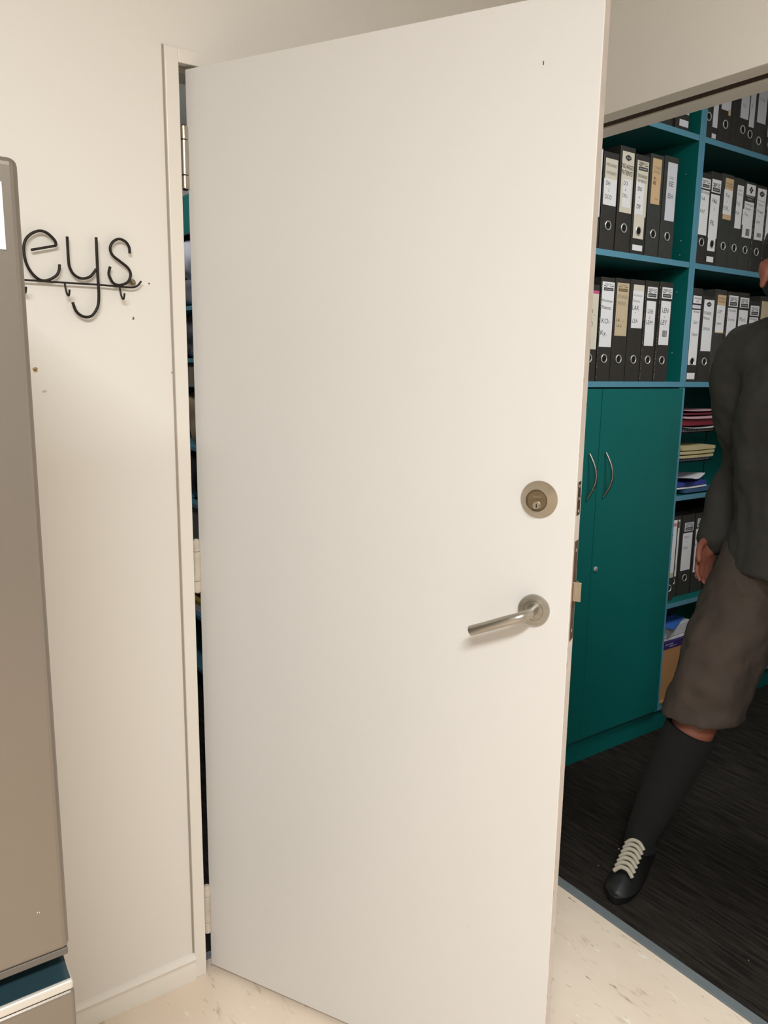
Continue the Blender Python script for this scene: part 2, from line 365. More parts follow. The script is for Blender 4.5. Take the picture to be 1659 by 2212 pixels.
# recessed handle trough between door and drawer
bm = bmesh.new(); pf = [(FY+.020, .742), (FY+.042, .739), (FY+.048, .730), (FY+.042, .720), (FY+.022, .7125), (FY+.003, .7095), (FY+.003, .700), (FY+.058, .700), (FY+.058, .742)]
A = [bm.verts.new((FX0+.003+.23, y+.35, z)) for y, z in pf]; C = [bm.verts.new((FX1-.002+.23, y+.35, z)) for y, z in pf]
bm.faces.new(A); bm.faces.new(C[::-1])
for i in range(len(pf)): bm.faces.new((A[i], A[(i+1) % len(pf)], C[(i+1) % len(pf)], C[i]))
obj('handle_trough', bm, fridge_dark, fr, smooth='auto')
FB('drawer_lip', (FX0, FX1+.0005, FY-.002, FY+.055, .6955, .7085), fridge_lip, .003)
FB('freezer_drawer', (FX0, FX1+.002, FY-.001, FY+.058, .09, .6935), fridge_m, .005)
for x in (FX0+.05, FX1-.05):
    for y in (-.60, -.08):
        bm = bmesh.new(); lathe(bm, [(0, 0), (.02, 0), (.02, .012), (.012, .02), (.012, .035), (0, .035)], 20, Matrix.Translation((x+.23, y+.35, 0))); obj('foot', bm, fridge_dark, fr, smooth='auto')
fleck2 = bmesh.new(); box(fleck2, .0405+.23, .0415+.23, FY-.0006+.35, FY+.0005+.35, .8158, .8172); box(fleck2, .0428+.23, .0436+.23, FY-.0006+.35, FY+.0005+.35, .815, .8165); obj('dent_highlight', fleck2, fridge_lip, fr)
nt_ = bmesh.new(); box(nt_, -.17, .058, -.0012, 0, 1.583, 1.650)
tag(obj('notice_card', nt_, white_p, bevel=.0005, loc=(0, FY-.0002, 0)), 'white notice card stuck high on the silver fridge door, cut off by the photo edge', 'card')

# ---------------------------------------------------------------- key rack
ks = tag(empty('key_rack', (.24, 0, 1.62)), 'black wrought wire key rack lettered keys on the cream wall beside the door', 'key rack')
def KP(pts, y=-.012): return [(x-.24, y, z-1.62) for x, z in pts]
def wire(name, pts, rad=.0027, sub=4, y=-.012, flat=False):
    bm = bmesh.new(); tube(bm, smooth_path(KP(pts, y), sub) if sub > 1 else KP(pts, y), rad, 10); return obj(name, bm, wire_m, ks, smooth='auto')
K_e = [(.2667, 1.687), (.2657, 1.6946), (.2593, 1.7023), (.2501, 1.709), (.2386, 1.7105), (.2254, 1.7046), (.2154, 1.6946), (.2104, 1.6815), (.2100, 1.6649), (.2132, 1.6485), (.221, 1.6338), (.2326, 1.6235), (.2434, 1.6218), (.2547, 1.6259), (.265, 1.6338), (.2697, 1.6434), (.271, 1.6535)]
K_y1 = [(.2876, 1.7053), (.2875, 1.6847), (.2876, 1.6606), (.2891, 1.6493), (.2949, 1.6383), (.3046, 1.6318), (.3147, 1.6311), (.3251, 1.6348), (.3328, 1.6427), (.3384, 1.6505)]
K_y2 = [(.3407, 1.7093), (.3404, 1.6724), (.3402, 1.636), (.3405, 1.6066), (.3385, 1.5844), (.3325, 1.5707), (.3242, 1.5613), (.3137, 1.5586), (.3037, 1.5618), (.2954, 1.5701), (.2905, 1.5852)]
K_s = [(.4045, 1.6856), (.4039, 1.6974), (.3974, 1.7071), (.3854, 1.711), (.3739, 1.7055), (.3674, 1.6954), (.3676, 1.6852), (.3732, 1.6769), (.3865, 1.6677), (.3983, 1.6591), (.4041, 1.6499), (.4037, 1.6408), (.3986, 1.6307), (.3875, 1.6247), (.3783, 1.6233), (.3693, 1.6271), (.3638, 1.6363), (.3619, 1.645), (.3651, 1.6571)]
wire('letter_k', [(.125, 1.745), (.125, 1.62)], sub=1)
bm = bmesh.new(); tube(bm, KP([(.165, 1.69), (.127, 1.655), (.168, 1.622)]), .0027, 10); obj('letter_k', bm, wire_m, ks)
bm = bmesh.new(); tube(bm, smooth_path(KP(K_e), 4), .0027, 10); tube(bm, KP([(.2222, 1.675), (.2667, 1.687)]), .0024, 10); obj('letter_e', bm, wire_m, ks, smooth='auto')
bm = bmesh.new(); tube(bm, smooth_path(KP(K_y1), 4), .0027, 10); tube(bm, smooth_path(KP(K_y2, -.0135), 4), .0028, 10); obj('letter_y', bm, wire_m, ks, smooth='auto')
wire('letter_s', K_s)
wire('rod', [(.09, 1.62), (.2053, 1.6204), (.2797, 1.6206), (.3406, 1.6213), (.3874, 1.6205), (.4059, 1.6208), (.417, 1.6245), (.4253, 1.6342)], .0019)
for hx in (0, .1035, -.0765, -.155):
    bm = bmesh.new(); tube(bm, smooth_path([(x+hx-.24, y, z-1.62) for x, y, z in [(.2782, -.012, 1.6205), (.2795, -.013, 1.6084), (.2810, -.0165, 1.5985), (.2825, -.022, 1.5972), (.2835, -.025, 1.6073)]], 4), .0019, 8); obj('hook', bm, wire_m, ks, smooth='auto')
for ex in (.4085, .105):
    bm = bmesh.new(); tube(bm, [(ex-.24+.0052*math.cos(a*math.pi/8), -.011, .0105+.0052*math.sin(a*math.pi/8)) for a in range(16)], .0011, 8, closed=True)
    lathe(bm, [(0, 0), (.0028, 0), (.0026, .010), (.0035, .0115), (.0025, .014), (0, .0145)], 14, Matrix.Translation((ex-.24, 0, .0105)) @ Matrix.Rotation(math.pi/2, 4, 'X')); obj('mounting_eye', bm, nickel_dark, ks, smooth='auto')

# ---------------------------------------------------------------- teal storage bank
YF, YB = .19, .585
LX0, LX1, RX1 = 1.590, 2.563, 3.56        # units meet at LX1
PT = .018
def unit_panel(name, dims, parent, edge='front'):
    bm = bmesh.new(); v, fs = box(bm, *dims); fs[2].material_index = 1
    return obj(name, bm, [teal_m, edgeb_m], parent, bevel=.0003)
cb = tag(empty('cupboard', (LX0, YF, 0)), 'teal two-door cupboard under the left binder shelves beyond the opening', 'cupboard')
def at(o, dims): x, y, z = o.location; return (dims[0]-x, dims[1]-x, dims[2]-y, dims[3]-y, dims[4]-z, dims[5]-z)
unit_panel('side_panel', at(cb, (LX0, LX0+PT, YF, YB, .105, 1.416)), cb)
unit_panel('side_panel', at(cb, (LX1-PT, LX1, YF, YB, .105, 1.416)), cb)
unit_panel('base_panel', at(cb, (LX0, LX1, YF-.002, YB, .094, .105)), cb)
B('plinth', at(cb, (LX0, LX1, YF+.010, YB-.05, 0.001, .094)), teal_m, cb)
B('back_panel', at(cb, (LX0+PT, LX1-PT, YB-.01, YB, .105, 1.416)), teal_m, cb)
unit_panel('worktop', at(cb, (LX0, LX1+.004, YF-.004, YB, 1.417, 1.437)), cb)
def cup_handle(parent, x, z0, z1, ox, oy):
    bm = bmesh.new(); n = 14; pts = []
    for k in range(n+1):
        t = k/n; pts.append((x+.012*math.sin(math.pi*t)*.9, -.005-.026*math.sin(math.pi*t), z0+(z1-z0)*t))
    tube(bm, [(a-ox, b+YF-.016-oy, c) for a, b, c in pts], [.0035+.0018*math.sin(math.pi*k/n) for k in range(n+1)], 12)
    return obj('handle', bm, steel_m, parent, smooth='auto')
dl = B('door', at(cb, (LX0+.003, 2.080, YF-.016, YF-.001, .108, 1.412)), teal_m, cb, bevel=.001)
dr = B('door', at(cb, (2.083, LX1-PT+.002, YF-.016, YF-.001, .108, 1.412)), teal_m, cb, bevel=.001)
cup_handle(dl, 2.028, 1.030, 1.190, LX0, YF); cup_handle(dr, 2.115, 1.030, 1.190, LX0, YF)
bm = bmesh.new(); lathe(bm, [(.0095, 0), (.0095, .002), (.008, .005), (.0055, .006), (0, .0062)], 24, Matrix.Translation((2.104-LX0, -.016, .766)) @ Matrix.Rotation(math.pi/2, 4, 'X')); lk = obj('lock', bm, ring_m, dr, smooth='auto')
B('keyhole', (2.103-LX0, 2.105-LX0, -.0232, -.0215, .762, .770), black_m, lk)
bk = tag(empty('bookcase', (LX1, YF, 0)), 'teal open-fronted low bookcase holding paper trays, beside the cupboard', 'bookcase')
unit_panel('side_panel', at(bk, (LX1+.001, LX1+PT, YF, YB, .105, 1.416)), bk); unit_panel('side_panel', at(bk, (RX1-PT, RX1, YF, YB, .105, 1.416)), bk)
unit_panel('base_panel', at(bk, (LX1+.001, RX1, YF-.002, YB, .094, .112)), bk); B('plinth', at(bk, (LX1+.001, RX1, YF+.010, YB-.05, .001, .094)), teal_m, bk)
B('back_panel', at(bk, (LX1+PT, RX1-PT, YB-.01, YB, .112, 1.416)), teal_m, bk)
unit_panel('worktop', at(bk, (LX1+.005, RX1, YF-.004, YB, 1.417, 1.437)), bk)
unit_panel('shelf', at(bk, (LX1+PT, RX1-PT, YF+.001, YB-.01, .972, .992)), bk); unit_panel('shelf', at(bk, (LX1+PT, RX1-PT, YF+.001, YB-.01, .529, .549)), bk)
def hutch(x0, x1, label, gap):
    h = tag(empty('hutch_shelf', (x0, YF, 1.437)), label, 'shelf unit')
    unit_panel('side_panel', at(h, (x0, x0+PT, YF, YB, 1.437, 2.62)), h); unit_panel('side_panel', at(h, (x1-PT, x1, YF, YB, 1.437, 2.62)), h)
    for z in (1.855, 2.296): unit_panel('shelf', at(h, (x0+PT, x1-PT, YF+.001, YB-.01, z, z+.020)), h)
    unit_panel('top_panel', at(h, (x0, x1, YF, YB, 2.62, 2.638)), h); B('back_panel', at(h, (x0+PT, x1-PT, YB-.01, YB, 1.437, 2.62)), teal_m, h)
    bm = bmesh.new()
    for yy in (YF+.045,):
        for z in (1.545, 1.77, 1.905, 1.955, 2.19):
            lathe(bm, [(.0022, 0), (.0012, .0008), (0, .0008)], 8, Matrix.Translation((x1-PT-x0-.0002, yy-YF, z-1.437)) @ Matrix.Rotation(-math.pi/2, 4, 'Y'))
    o = obj('peg_hole', bm, ring_m, h); o['kind'] = 'stuff'
    return h
hutch(LX0, LX1, 'teal upper shelf unit over the two-door cupboard, full of black binders', 0)
hutch(LX1+.0005, RX1, 'teal upper shelf unit over the open bookcase, behind the walking person', 0)

# ---------------------------------------------------------------- binders
def logo_fan(parent, cx, z0, w_, h_, y, mprint=dark_p, bg=white_p):
    # dark bar with rays fanning above it
    bm = bmesh.new()
    def quad(p): bm.faces.new([bm.verts.new((a, y, b)) for a, b in p])
    quad([(cx-w_/2, z0), (cx+w_/2, z0), (cx+w_/2, z0+h_*.42), (cx-w_/2, z0+h_*.42)])
    base = z0+h_*.48; top = z0+h_
    n = 9
    for k in range(n):
        a0 = math.pi*(k+.30)/n; a1 = math.pi*(k+.66)/n
        ri, ro = w_*.14, w_*.60
        def P(a, q): return (cx+max(-w_/2, min(w_/2, -q*math.cos(a))), min(top, base+q*math.sin(a)))
        quad([P(a0, ri), P(a0, ro), P(a1, ro), P(a1, ri)])
    o = obj('fan_logo', bm, mprint, parent, recalc=False)
    text('brand_print', 'EASTLIGHT', (cx, y-.0001, z0+h_*.2), h_*.16, w_*.8, bg, o)
def logo_diamond(parent, cx, z, w_, y):
    bm = bmesh.new(); hh = w_*.34
    bm.faces.new([bm.verts.new((cx+a*w_/2, y, z+b*hh)) for a, b in ((-1, -.35), (0, -1), (1, -.35), (1, .35), (0, 1), (-1, .35))])
    o = obj('diamond_logo', bm, dark_p, parent, recalc=False); text('brand_print', 'CROXLEY', (cx, y-.0001, z), hh*.36, w_*.7, white_p, o)
def barcode(parent, cx, z0, w_, h_, y):
    bm = bmesh.new(); rnd = random.Random(5); x = cx-w_/2
    while x < cx+w_/2:
        q = rnd.choice([.0008, .0014, .002]); bm.faces.new([bm.verts.new(p) for p in ((x, y, z0), (x+q, y, z0), (x+q, y, z0+h_), (x, y, z0+h_))]); x += q+rnd.choice([.0008, .0014])
    obj('barcode', bm, dark_p, parent, recalc=False)
def binder(x, w_, z, hgt, label, group, labels=(), ring=.078, ringx=None, push=.006, m=None, texts=(), logos=(), worn=False, lean=0, depth=.285):
    """x,z: left-bottom corner of the spine; labels: (x0,x1,z0,z1,mat) relative to it"""
    b = tag(empty('lever_arch_binder', (x+w_/2, YF+push, z)), label, 'binder', group); b.rotation_euler = (0, lean, 0)
    m = m or bind_m; hw = w_/2-.0012; rx = 0 if ringx is None else ringx
    bm = bmesh.new(); box(bm, -hw, hw, 0, .003, 0, hgt); obj('spine', bm, m, b, bevel=.001)
    for s in (-1, 1):
        bm = bmesh.new(); box(bm, min(s*hw, s*(hw-.0025)), max(s*hw, s*(hw-.0025)), .002, depth, 0, hgt); obj('cover', bm, m, b)
    bm = bmesh.new(); box(bm, -hw+.006, hw-.006, .04, depth-.012, .006, hgt-.022); obj('paper_stack', bm, white_p, b)
    y = -.0004
    lo = []
    for (a, c, z0, z1, lm) in labels:
        y -= .0003
        bm = bmesh.new(); box(bm, a, c, y, y+.0003, z0, z1); lo.append(obj('spine_label', bm, lm, b))
    y -= .0002
    for t in texts:
        s, tx, tz, th, tw = t[:5]; mm = t[5] if len(t) > 5 else pen
        text('handwriting', s, (tx, y, tz), th, tw, mm, lo[t[6] if len(t) > 6 else -1], shear=.08, tilt=-.05, bold=(t[7] if len(t) > 7 else -.003))
    for L_ in logos:
        k = L_[0]
        if k == 'fan': logo_fan(lo[0], L_[1], L_[2], L_[3], L_[4], y, *(L_[5:] or ()))
        elif k == 'dia': logo_diamond(lo[0], L_[1], L_[2], L_[3], y)
        elif k == 'bar': barcode(lo[-1], L_[1], L_[2], L_[3], L_[4], y)
    if ring:
        bm = bmesh.new(); R = .0152; n = 28
        tube(bm, [(rx+(R-.0015)*math.cos(2*math.pi*k/n), -.0018, ring+(R-.0015)*math.sin(2*math.pi*k/n)) for k in range(n)], .0021, 8, closed=True)
        rg = obj('finger_ring', bm, ring_m, b, smooth='auto')
        bm = bmesh.new(); bm.faces.new([bm.verts.new((rx+(R-.002)*math.cos(2*math.pi*k/n), -.0016, ring+(R-.002)*math.sin(2*math.pi*k/n))) for k in range(n)]); obj('finger_hole', bm, black_m, rg, recalc=False)
    if worn:
        bm = bmesh.new(); rnd = random.Random(int(x*1000))
        for k in range(34):
            zz = rnd.uniform(.005, hgt-.02); q = rnd.uniform(.002, .007); xx = -hw+rnd.uniform(-.0003, .001)
            box(bm, xx, xx+rnd.uniform(.0006, .0018), -.0007, .0002, zz, zz+q)
        obj('worn_edge', bm, mat_wear, b)['kind'] = 'stuff'
    return b
mat_wear = mat('worn_board_edge', (172, 160, 144), .9, noise_amt=.4, nscale=200)
ZA, ZB, ZG, ZF = 1.875, 1.437, .549, 2.316
GA = 'black binders on the middle left shelf'; GBn = 'black binders on the lower left shelf'; GC = 'black binders on the middle right shelf'; GD = 'black binders on the lower right shelf'
# middle left shelf (A)
binder(1.962, .076, ZA, .315, 'black binder with white label, half hidden by the white door on the middle shelf', GA, [(-.03, .034, .10, .31, white_p)], texts=[('DA', 0, .23, .014, .03)])
binder(1.885, .076, ZA, .33, 'black binder with cream label behind the white door, middle shelf', GA, [(-.03, .03, .12, .30, cream_p)])
binder(2.041, .077, ZA, .308, 'black binder marked DH to DOO on the middle left shelf', GA, [(-.029, .033, .20, .288, cream_p), (-.032, .033, .142, .225, white_p)],
       texts=[('DISCHARGED', .002, .268, .009, .054, pen_grey, 0), ('PATIENTS', .002, .243, .010, .048, pen_grey, 0), ('DH', -.012, .211, .013, .020), ('|', -.006, .191, .010, .0008), ('v', -.006, .186, .005, .005), ('DOO', -.006, .168, .014, .032)], m=bind_m)
binder(2.120, .079, ZA, .338, 'tall black binder marked DOI to DRU with a diamond logo', GA, [(-.029, .033, .128, .322, cream_p), (-.018, .026, .145, .235, white_p)],
       texts=[('DISCHARGED', 0, .275, .014, .062, pen, 0, .004), ('PATIENTS', 0, .255, .015, .055, pen, 0, .004), ('DOI', -.004, .222, .013, .022), ('|', -.004, .204, .010, .0008), ('v', -.004, .199, .005, .005), ('DRU', -.004, .182, .012, .024, pen_blue)], logos=[('dia', .002, .303, .030)], push=.004)
binder(2.204, .076, ZA, .325, 'black binder with a full length white strip marked DU DY', GA, [(-.029, .033, .126, .306, cream_p), (-.028, .016, .132, .240, white_p), (-.029, .027, .052, .128, cream_p), (-.028, .026, .012, .031, white_p)],
       texts=[('DISCHARGED', .002, .257, .010, .050, pen_grey, 0), ('PATIENTS', .002, .240, .009, .045, pen_grey, 0), ('DU', -.008, .215, .013, .022, pen, 1), ('-', -.008, .188, .0015, .006, pen, 1), ('DY', -.008, .157, .014, .022, pen, 1)], logos=[('fan', .003, .275, .048, .027)], ringx=-.001)
binder(2.292, .076, ZA, .342, 'black binder with a plain faded orange label, second from the teal divider', GA, [(-.026, .024, .178, .328, orange_p)],
       texts=[('LOANED', 0, .298, .009, .040, pen_grey), ('PAPERS', 0, .284, .009, .038, pen_grey), ('E-', -.006, .262, .010, .018), ('EB', -.010, .248, .011, .015, pen, -1, .01), ('Patient', .006, .196, .006, .02, pen_grey)], m=bind_m2, push=.012)
binder(2.372, .080, ZA, .348, 'black binder with white label marked EE ESH against the teal divider', GA, [(-.022, .033, .132, .328, grey_p)],
       texts=[('EE', .003, .257, .016, .022), ('-', .003, .240, .0012, .005, pen_grey), ('ESH', .002, .216, .016, .027), ('DISC', .004, .277, .008, .026, pen_grey)], m=bind_m2, push=.012)
# lower left shelf (B)
binder(1.905, .076, ZB, .32, 'black binder with white label behind the white door, lower shelf', GBn, [(-.03, .03, .12, .30, white_p)])
binder(1.983, .076, ZB, .322, 'black binder with cream label and pink tab beside the open door edge', GBn, [(-.03, .034, .108, .292, cream_p), (-.03, .034, .292, .302, mat('pink_tab', (206, 84, 130), .6))],
       texts=[('KI', -.002, .235, .014, .02, pen_grey, 0), ('-', .014, .222, .0015, .008, pen_grey, 0), ('KO', .0, .192, .014, .022, pen_grey, 0)], push=.004)
binder(2.066, .072, ZB, .350, 'black binder with white label marked KO Ky', GBn, [(-.030, .033, .118, .335, white_p)],
       texts=[('Discharge', -.001, .272, .010, .055, pen, 0, .004), ('Patients', -.002, .250, .011, .048, pen, 0, .004), ('KO-', -.002, .205, .016, .042), ('Ky.', -.010, .163, .020, .032)], logos=[('fan', .003, .306, .050, .024)], worn=True)
binder(2.140, .080, ZB, .352, 'black binder with tan fan-logo label marked LA', GBn, [(-.030, .034, .158, .337, tan_p)],
       texts=[('DISCHARGED', .002, .291, .012, .052, pen_grey), ('PATIENTS', 0, .268, .012, .044, pen_grey), ('LA', -.015, .212, .011, .018), ('-', .010, .208, .0012, .006), ('LA S', -.008, .192, .009, .026, pen, -1, 0)], logos=[('fan', .002, .308, .048, .024, mat('brown_print', (110, 92, 60), .6), tan_p)])
binder(2.222, .080, ZB, .354, 'black binder with a torn white label marked LAR LEA', GBn, [(-.023, .036, .188, .337, cream_p), (-.025, .033, .188, .316, white_p)],
       texts=[('DISCHARGED', .002, .300, .007, .050, pen_grey), ('Patients', -.004, .282, .010, .040, pen_grey), ('LAR', -.006, .258, .016, .036), ('-', -.006, .241, .0015, .006), ('LEA', -.004, .213, .014, .028)])
binder(2.306, .076, ZB, .356, 'worn black binder marked LEB to LEM with a fan logo sticker', GBn, [(-.026, .030, .296, .335, white_p), (-.027, .026, .128, .286, white_p)],
       texts=[('LEB', -.003, .250, .014, .030), ('|', -.005, .231, .010, .0010), ('v', -.005, .225, .005, .005), ('LEM', -.006, .211, .014, .036)], logos=[('fan', .002, .300, .046, .030)], worn=True)
binder(2.388, .080, ZB, .358, 'worn black binder marked LEN LEY with a barcode', GBn, [(-.026, .035, .300, .339, white_p), (-.027, .031, .134, .291, white_p)],
       texts=[('LEN', 0, .258, .017, .036, pen, -1, 0), ('-', -.002, .235, .002, .007), ('LEY', -.004, .215, .017, .036, pen, -1, 0)], logos=[('fan', .004, .304, .050, .030), ('bar', .005, .163, .028, .023)], worn=True)
for i in range(3):
    binder(1.640+.080*i, .077, ZA, .325, 'black binder wholly behind the white door on the middle left shelf', GA, [(-.03, .03, .13, .3, white_p)])
    binder(1.655+.081*i, .077, ZB, .33, 'black binder wholly behind the white door on the lower left shelf', GBn, [(-.03, .03, .13, .3, cream_p)])
# middle right shelf (C)
binder(2.583, .062, ZA, .322, 'black binder marked FA to FAT in the first slot right of the teal divider', GC, [(-.026, .029, .268, .303, white_p), (-.028, .027, .104, .262, white_p)],
       texts=[('DISCHARGED', .001, .254, .009, .052, pen, 1, .0), ('FA', -.008, .231, .013, .02), ('v', -.010, .208, .005, .005), ('FAT', -.008, .187, .013, .028)], logos=[('fan', .001, .272, .044, .026)])
binder(2.646, .070, ZA, .334, 'black binder marked FAU to FIL with long white strip down to the ring', GC, [(-.028, .030, .262, .308, white_p), (-.029, .028, .100, .255, white_p), (-.026, .022, .052, .103, white_p), (-.026, .018, .012, .032, white_p)],
       texts=[('FAU', -.004, .232, .015, .028, pen, 1), ('|', -.002, .208, .012, .0008, pen, 1), ('v', -.002, .200, .005, .005, pen, 1), ('FIL', -.008, .154, .016, .024, pen, 1)], logos=[('fan', .001, .266, .046, .030)])
binder(2.718, .076, ZA, .338, 'black binder with orange tipped label marked Fin to FLFL', GC, [(-.018, .036, .176, .324, orange_p), (-.021, .034, .194, .283, white_p)],
       texts=[('DISCHARGED', .008, .305, .006, .040, pen_grey, 0), ('PATIENTS', .008, .295, .006, .038, pen_grey, 0), ('Fin', .003, .262, .014, .024), ('v', 0, .240, .005, .006), ('FLFL', 0, .216, .014, .036)], m=bind_m2)
binder(2.796, .070, ZA, .335, 'black binder with a narrow white label marked FLE', GC, [(-.010, .033, .152, .310, white_p)],
       texts=[('Disch', .010, .292, .008, .024, pen_grey), ('Patient', .010, .277, .008, .028, pen_grey), ('FLE', .004, .243, .012, .022), ('FOR', .002, .208, .012, .022)], m=bind_m2)
binder(2.869, .078, ZA, .332, 'black binder with a four-diamond store logo above a torn white label', GC, [(-.024, .038, .283, .323, white_p), (-.030, .036, .124, .258, white_p), (-.038, -.002, .170, .228, white_p)],
       texts=[('OFFICE PRODUCTS', .004, .278, .005, .050, white_p, 0), ('Depot', .004, .268, .006, .03, white_p, 0), ('Discharged', .002, .247, .009, .052, pen_grey, 1), ('Patients', -.004, .232, .009, .036, pen_grey, 1), ('Foa', -.012, .210, .012, .022, pen_blue)], logos=[('bar', .006, .132, .026, .026)], m=bind_m2)
def four_diamond(x, z):
    bm = bmesh.new()
    for (a, b) in ((-1, 0), (1, 0), (0, 1), (0, -1)):
        cx, cz = x+a*.0075, z+b*.0075
        bm.faces.new([bm.verts.new((cx+p, YF+.006-.0016, cz+q)) for p, q in ((-.0065, 0), (0, -.0065), (.0065, 0), (0, .0065))])
    return obj('store_logo', bm, dark_p, None, recalc=False)
fd = four_diamond(0, 0)
bb = [o for o in COL.objects if o.get('label', '').startswith('black binder with a four-diamond')][0]
fd.parent = bb; fd.location = (.007, -(YF+.006), .303)
binder(2.951, .078, ZA, .33, 'black binder marked FREE FY with a barcode, by the head of the person', GC, [(-.026, .036, .124, .318, white_p)],
       texts=[('Discharged', .002, .272, .008, .05, pen_grey), ('Patients', .002, .258, .008, .04, pen_grey), ('Free', .002, .232, .012, .04), ('-', .002, .215, .001, .008), ('FY', -.004, .190, .012, .024)], logos=[('dia', .004, .298, .034), ('bar', .008, .135, .03, .016)], worn=True)
for i, xx in enumerate((3.033, 3.113, 3.193, 3.275, 3.355, 3.44)):
    binder(xx, .078, ZA, .325+.006*(i % 3), 'black binder with a white label, hidden behind the person on the middle right shelf', GC, [(-.03, .03, .13, .3, white_p)], worn=i % 2 == 0)
# lower right shelf (D)
binder(2.583, .073, ZB, .350, 'black binder with full length white strip marked Lin Lloyd', GD, [(-.024, .028, .294, .322, white_p), (-.027, .026, .275, .288, grey_p), (-.028, .026, .064, .270, white_p), (-.028, .022, .010, .034, white_p)],
       texts=[('DISCHARGED', .002, .313, .006, .04, pen_grey, 0), ('OLD', .002, .302, .007, .018, pen_grey, 0), ('DISCHARGED', 0, .263, .006, .04, pen, 2), ('Lin', 0, .225, .013, .022, pen, 2), ('Lloyd', 0, .178, .014, .032, pen, 2)], ringx=-.003)
binder(2.659, .077, ZB, .326, 'black binder with long white diamond-logo label, second from the divider', GD, [(-.030, .036, .118, .312, white_p)],
       texts=[('DISCHARGED', -.004, .262, .011, .050, pen, 0, 0), ('Patients', -.008, .243, .011, .040, pen, 0, 0), ('Lom-Loo', -.002, .205, .014, .042)], logos=[('dia', .002, .295, .030)])
binder(2.738, .078, ZB, .355, 'black binder with orange topped label marked LOP Lowe', GD, [(-.022, .034, .190, .335, orange_p), (-.024, .032, .194, .296, white_p)],
       texts=[('DISCHARGED', .006, .322, .007, .044, pen_grey, 0), ('PATIENTS', .006, .310, .007, .040, pen_grey, 0), ('LOP', -.003, .272, .013, .026), ('-', -.004, .252, .0015, .006), ('Lowe', -.004, .228, .012, .032)], m=bind_m2)
binder(2.822, .076, ZB, .352, 'black binder with fan logo marked Lowrie, left of the two above the shoulder', GD, [(-.028, .036, .296, .338, white_p), (-.030, .034, .13, .290, white_p)],
       texts=[('DISCHARGED', 0, .280, .008, .05, pen, 1, 0), ('Lowrie', 0, .246, .011, .042, pen_blue), ('|', -.002, .222, .010, .0008), ('LY', -.006, .196, .012, .022, pen_blue)], logos=[('fan', .004, .300, .050, .032)], worn=True)
binder(2.901, .076, ZB, .354, 'black binder with fan logo marked Macs, above the shoulder of the person', GD, [(-.028, .036, .295, .335, white_p), (-.030, .034, .13, .286, white_p)], texts=[("Mac's", 0, .250, .016, .042)], logos=[('fan', .004, .298, .050, .032)])
binder(2.980, .078, ZB, .325, 'shorter black binder with fan logo near the collar of the person', GD, [(-.028, .036, .268, .308, white_p), (-.030, .034, .10, .262, white_p)], texts=[('DISCHARGED', 0, .254, .008, .05, pen, 1, 0), ('MAD', 0, .225, .012, .03)], logos=[('fan', .004, .272, .050, .030)])
binder(3.060, .078, ZB, .35, 'black binder with a tan label behind the neck of the person', GD, [(-.028, .036, .15, .33, tan_p)])
for i, xx in enumerate((3.14, 3.22, 3.30, 3.38, 3.455)):
    binder(xx, .078, ZB, .33+.006*(i % 3), 'black binder with a white label, hidden behind the person on the lower right shelf', GD, [(-.03, .03, .13, .3, white_p)])
# top shelves
GF = 'black binders on the top right shelf'
binder(2.405, .080, ZF, .33, 'black binder with a small white foot label on the top left shelf', 'black binders on the top left shelf', [(.012-.04+.01, .040-.006, .012, .034, grey_p), (-.020, .034, .054, .3, grey_p)], ring=0)
binder(2.310, .080, ZF, .33, 'plain black binder on the top left shelf, left of the foot-labelled one', 'black binders on the top left shelf', [(-.03, .03, .14, .3, grey_p)], ring=0)
binder(2.583, .034, ZF, .33, 'slim black binder with a ring against the top of the teal divider', GF, [(-.012, .012, .12, .3, grey_p)], ring=.072, ringx=-.004)
binder(2.618, .040, ZF, .33, 'slim black binder with a long grey strip on the top right shelf', GF, [(-.014, .016, .042, .30, grey_p), (-.014, .012, .004, .020, grey_p)], ring=0)
binder(2.660, .083, ZF, .34, 'wide black binder with a ragged white label on the top right shelf', GF, [(-.030, .030, .112, .32, grey_p), (.016, .030, .098, .12, tan_p)], ring=.064, ringx=.002)
binder(2.745, .034, ZF, .33, 'thin unlabelled black binder on the top right shelf', GF, [], ring=0)
binder(2.780, .072, ZF, .33, 'black binder with a broad grey label marked Kp on the top right shelf', GF, [(-.020, .034, .105, .32, grey_p)], texts=[('Kp', .004, .150, .014, .02, pen_grey)], ring=.066, ringx=.002)
binder(2.853, .040, ZF, .33, 'slim black binder whose label hangs low, beside the broad grey one', GF, [(-.016, .018, .084, .32, grey_p)], texts=[('N', -.004, .160, .014, .008, pen_grey)], ring=.058, ringx=-.004)
binder(2.895, .078, ZF, .33, 'black binder with a large grey label marked H-AL on the top right shelf', GF, [(-.024, .036, .110, .32, grey_p)], texts=[('H-AL', .004, .195, .012, .036, pen_grey)], ring=.045, ringx=-.002, m=bind_m2)
binder(2.975, .078, ZF, .33, 'black binder with a tan label at the photo edge of the top shelf', GF, [(-.024, .036, .07, .32, tan_p)], ring=.045)
for i, xx in enumerate((3.056, 3.137, 3.218, 3.30, 3.38, 3.455)):
    binder(xx, .076, ZF, .33, 'black binder past the photo edge on the top right shelf', GF, [(-.03, .03, .12, .3, grey_p)])
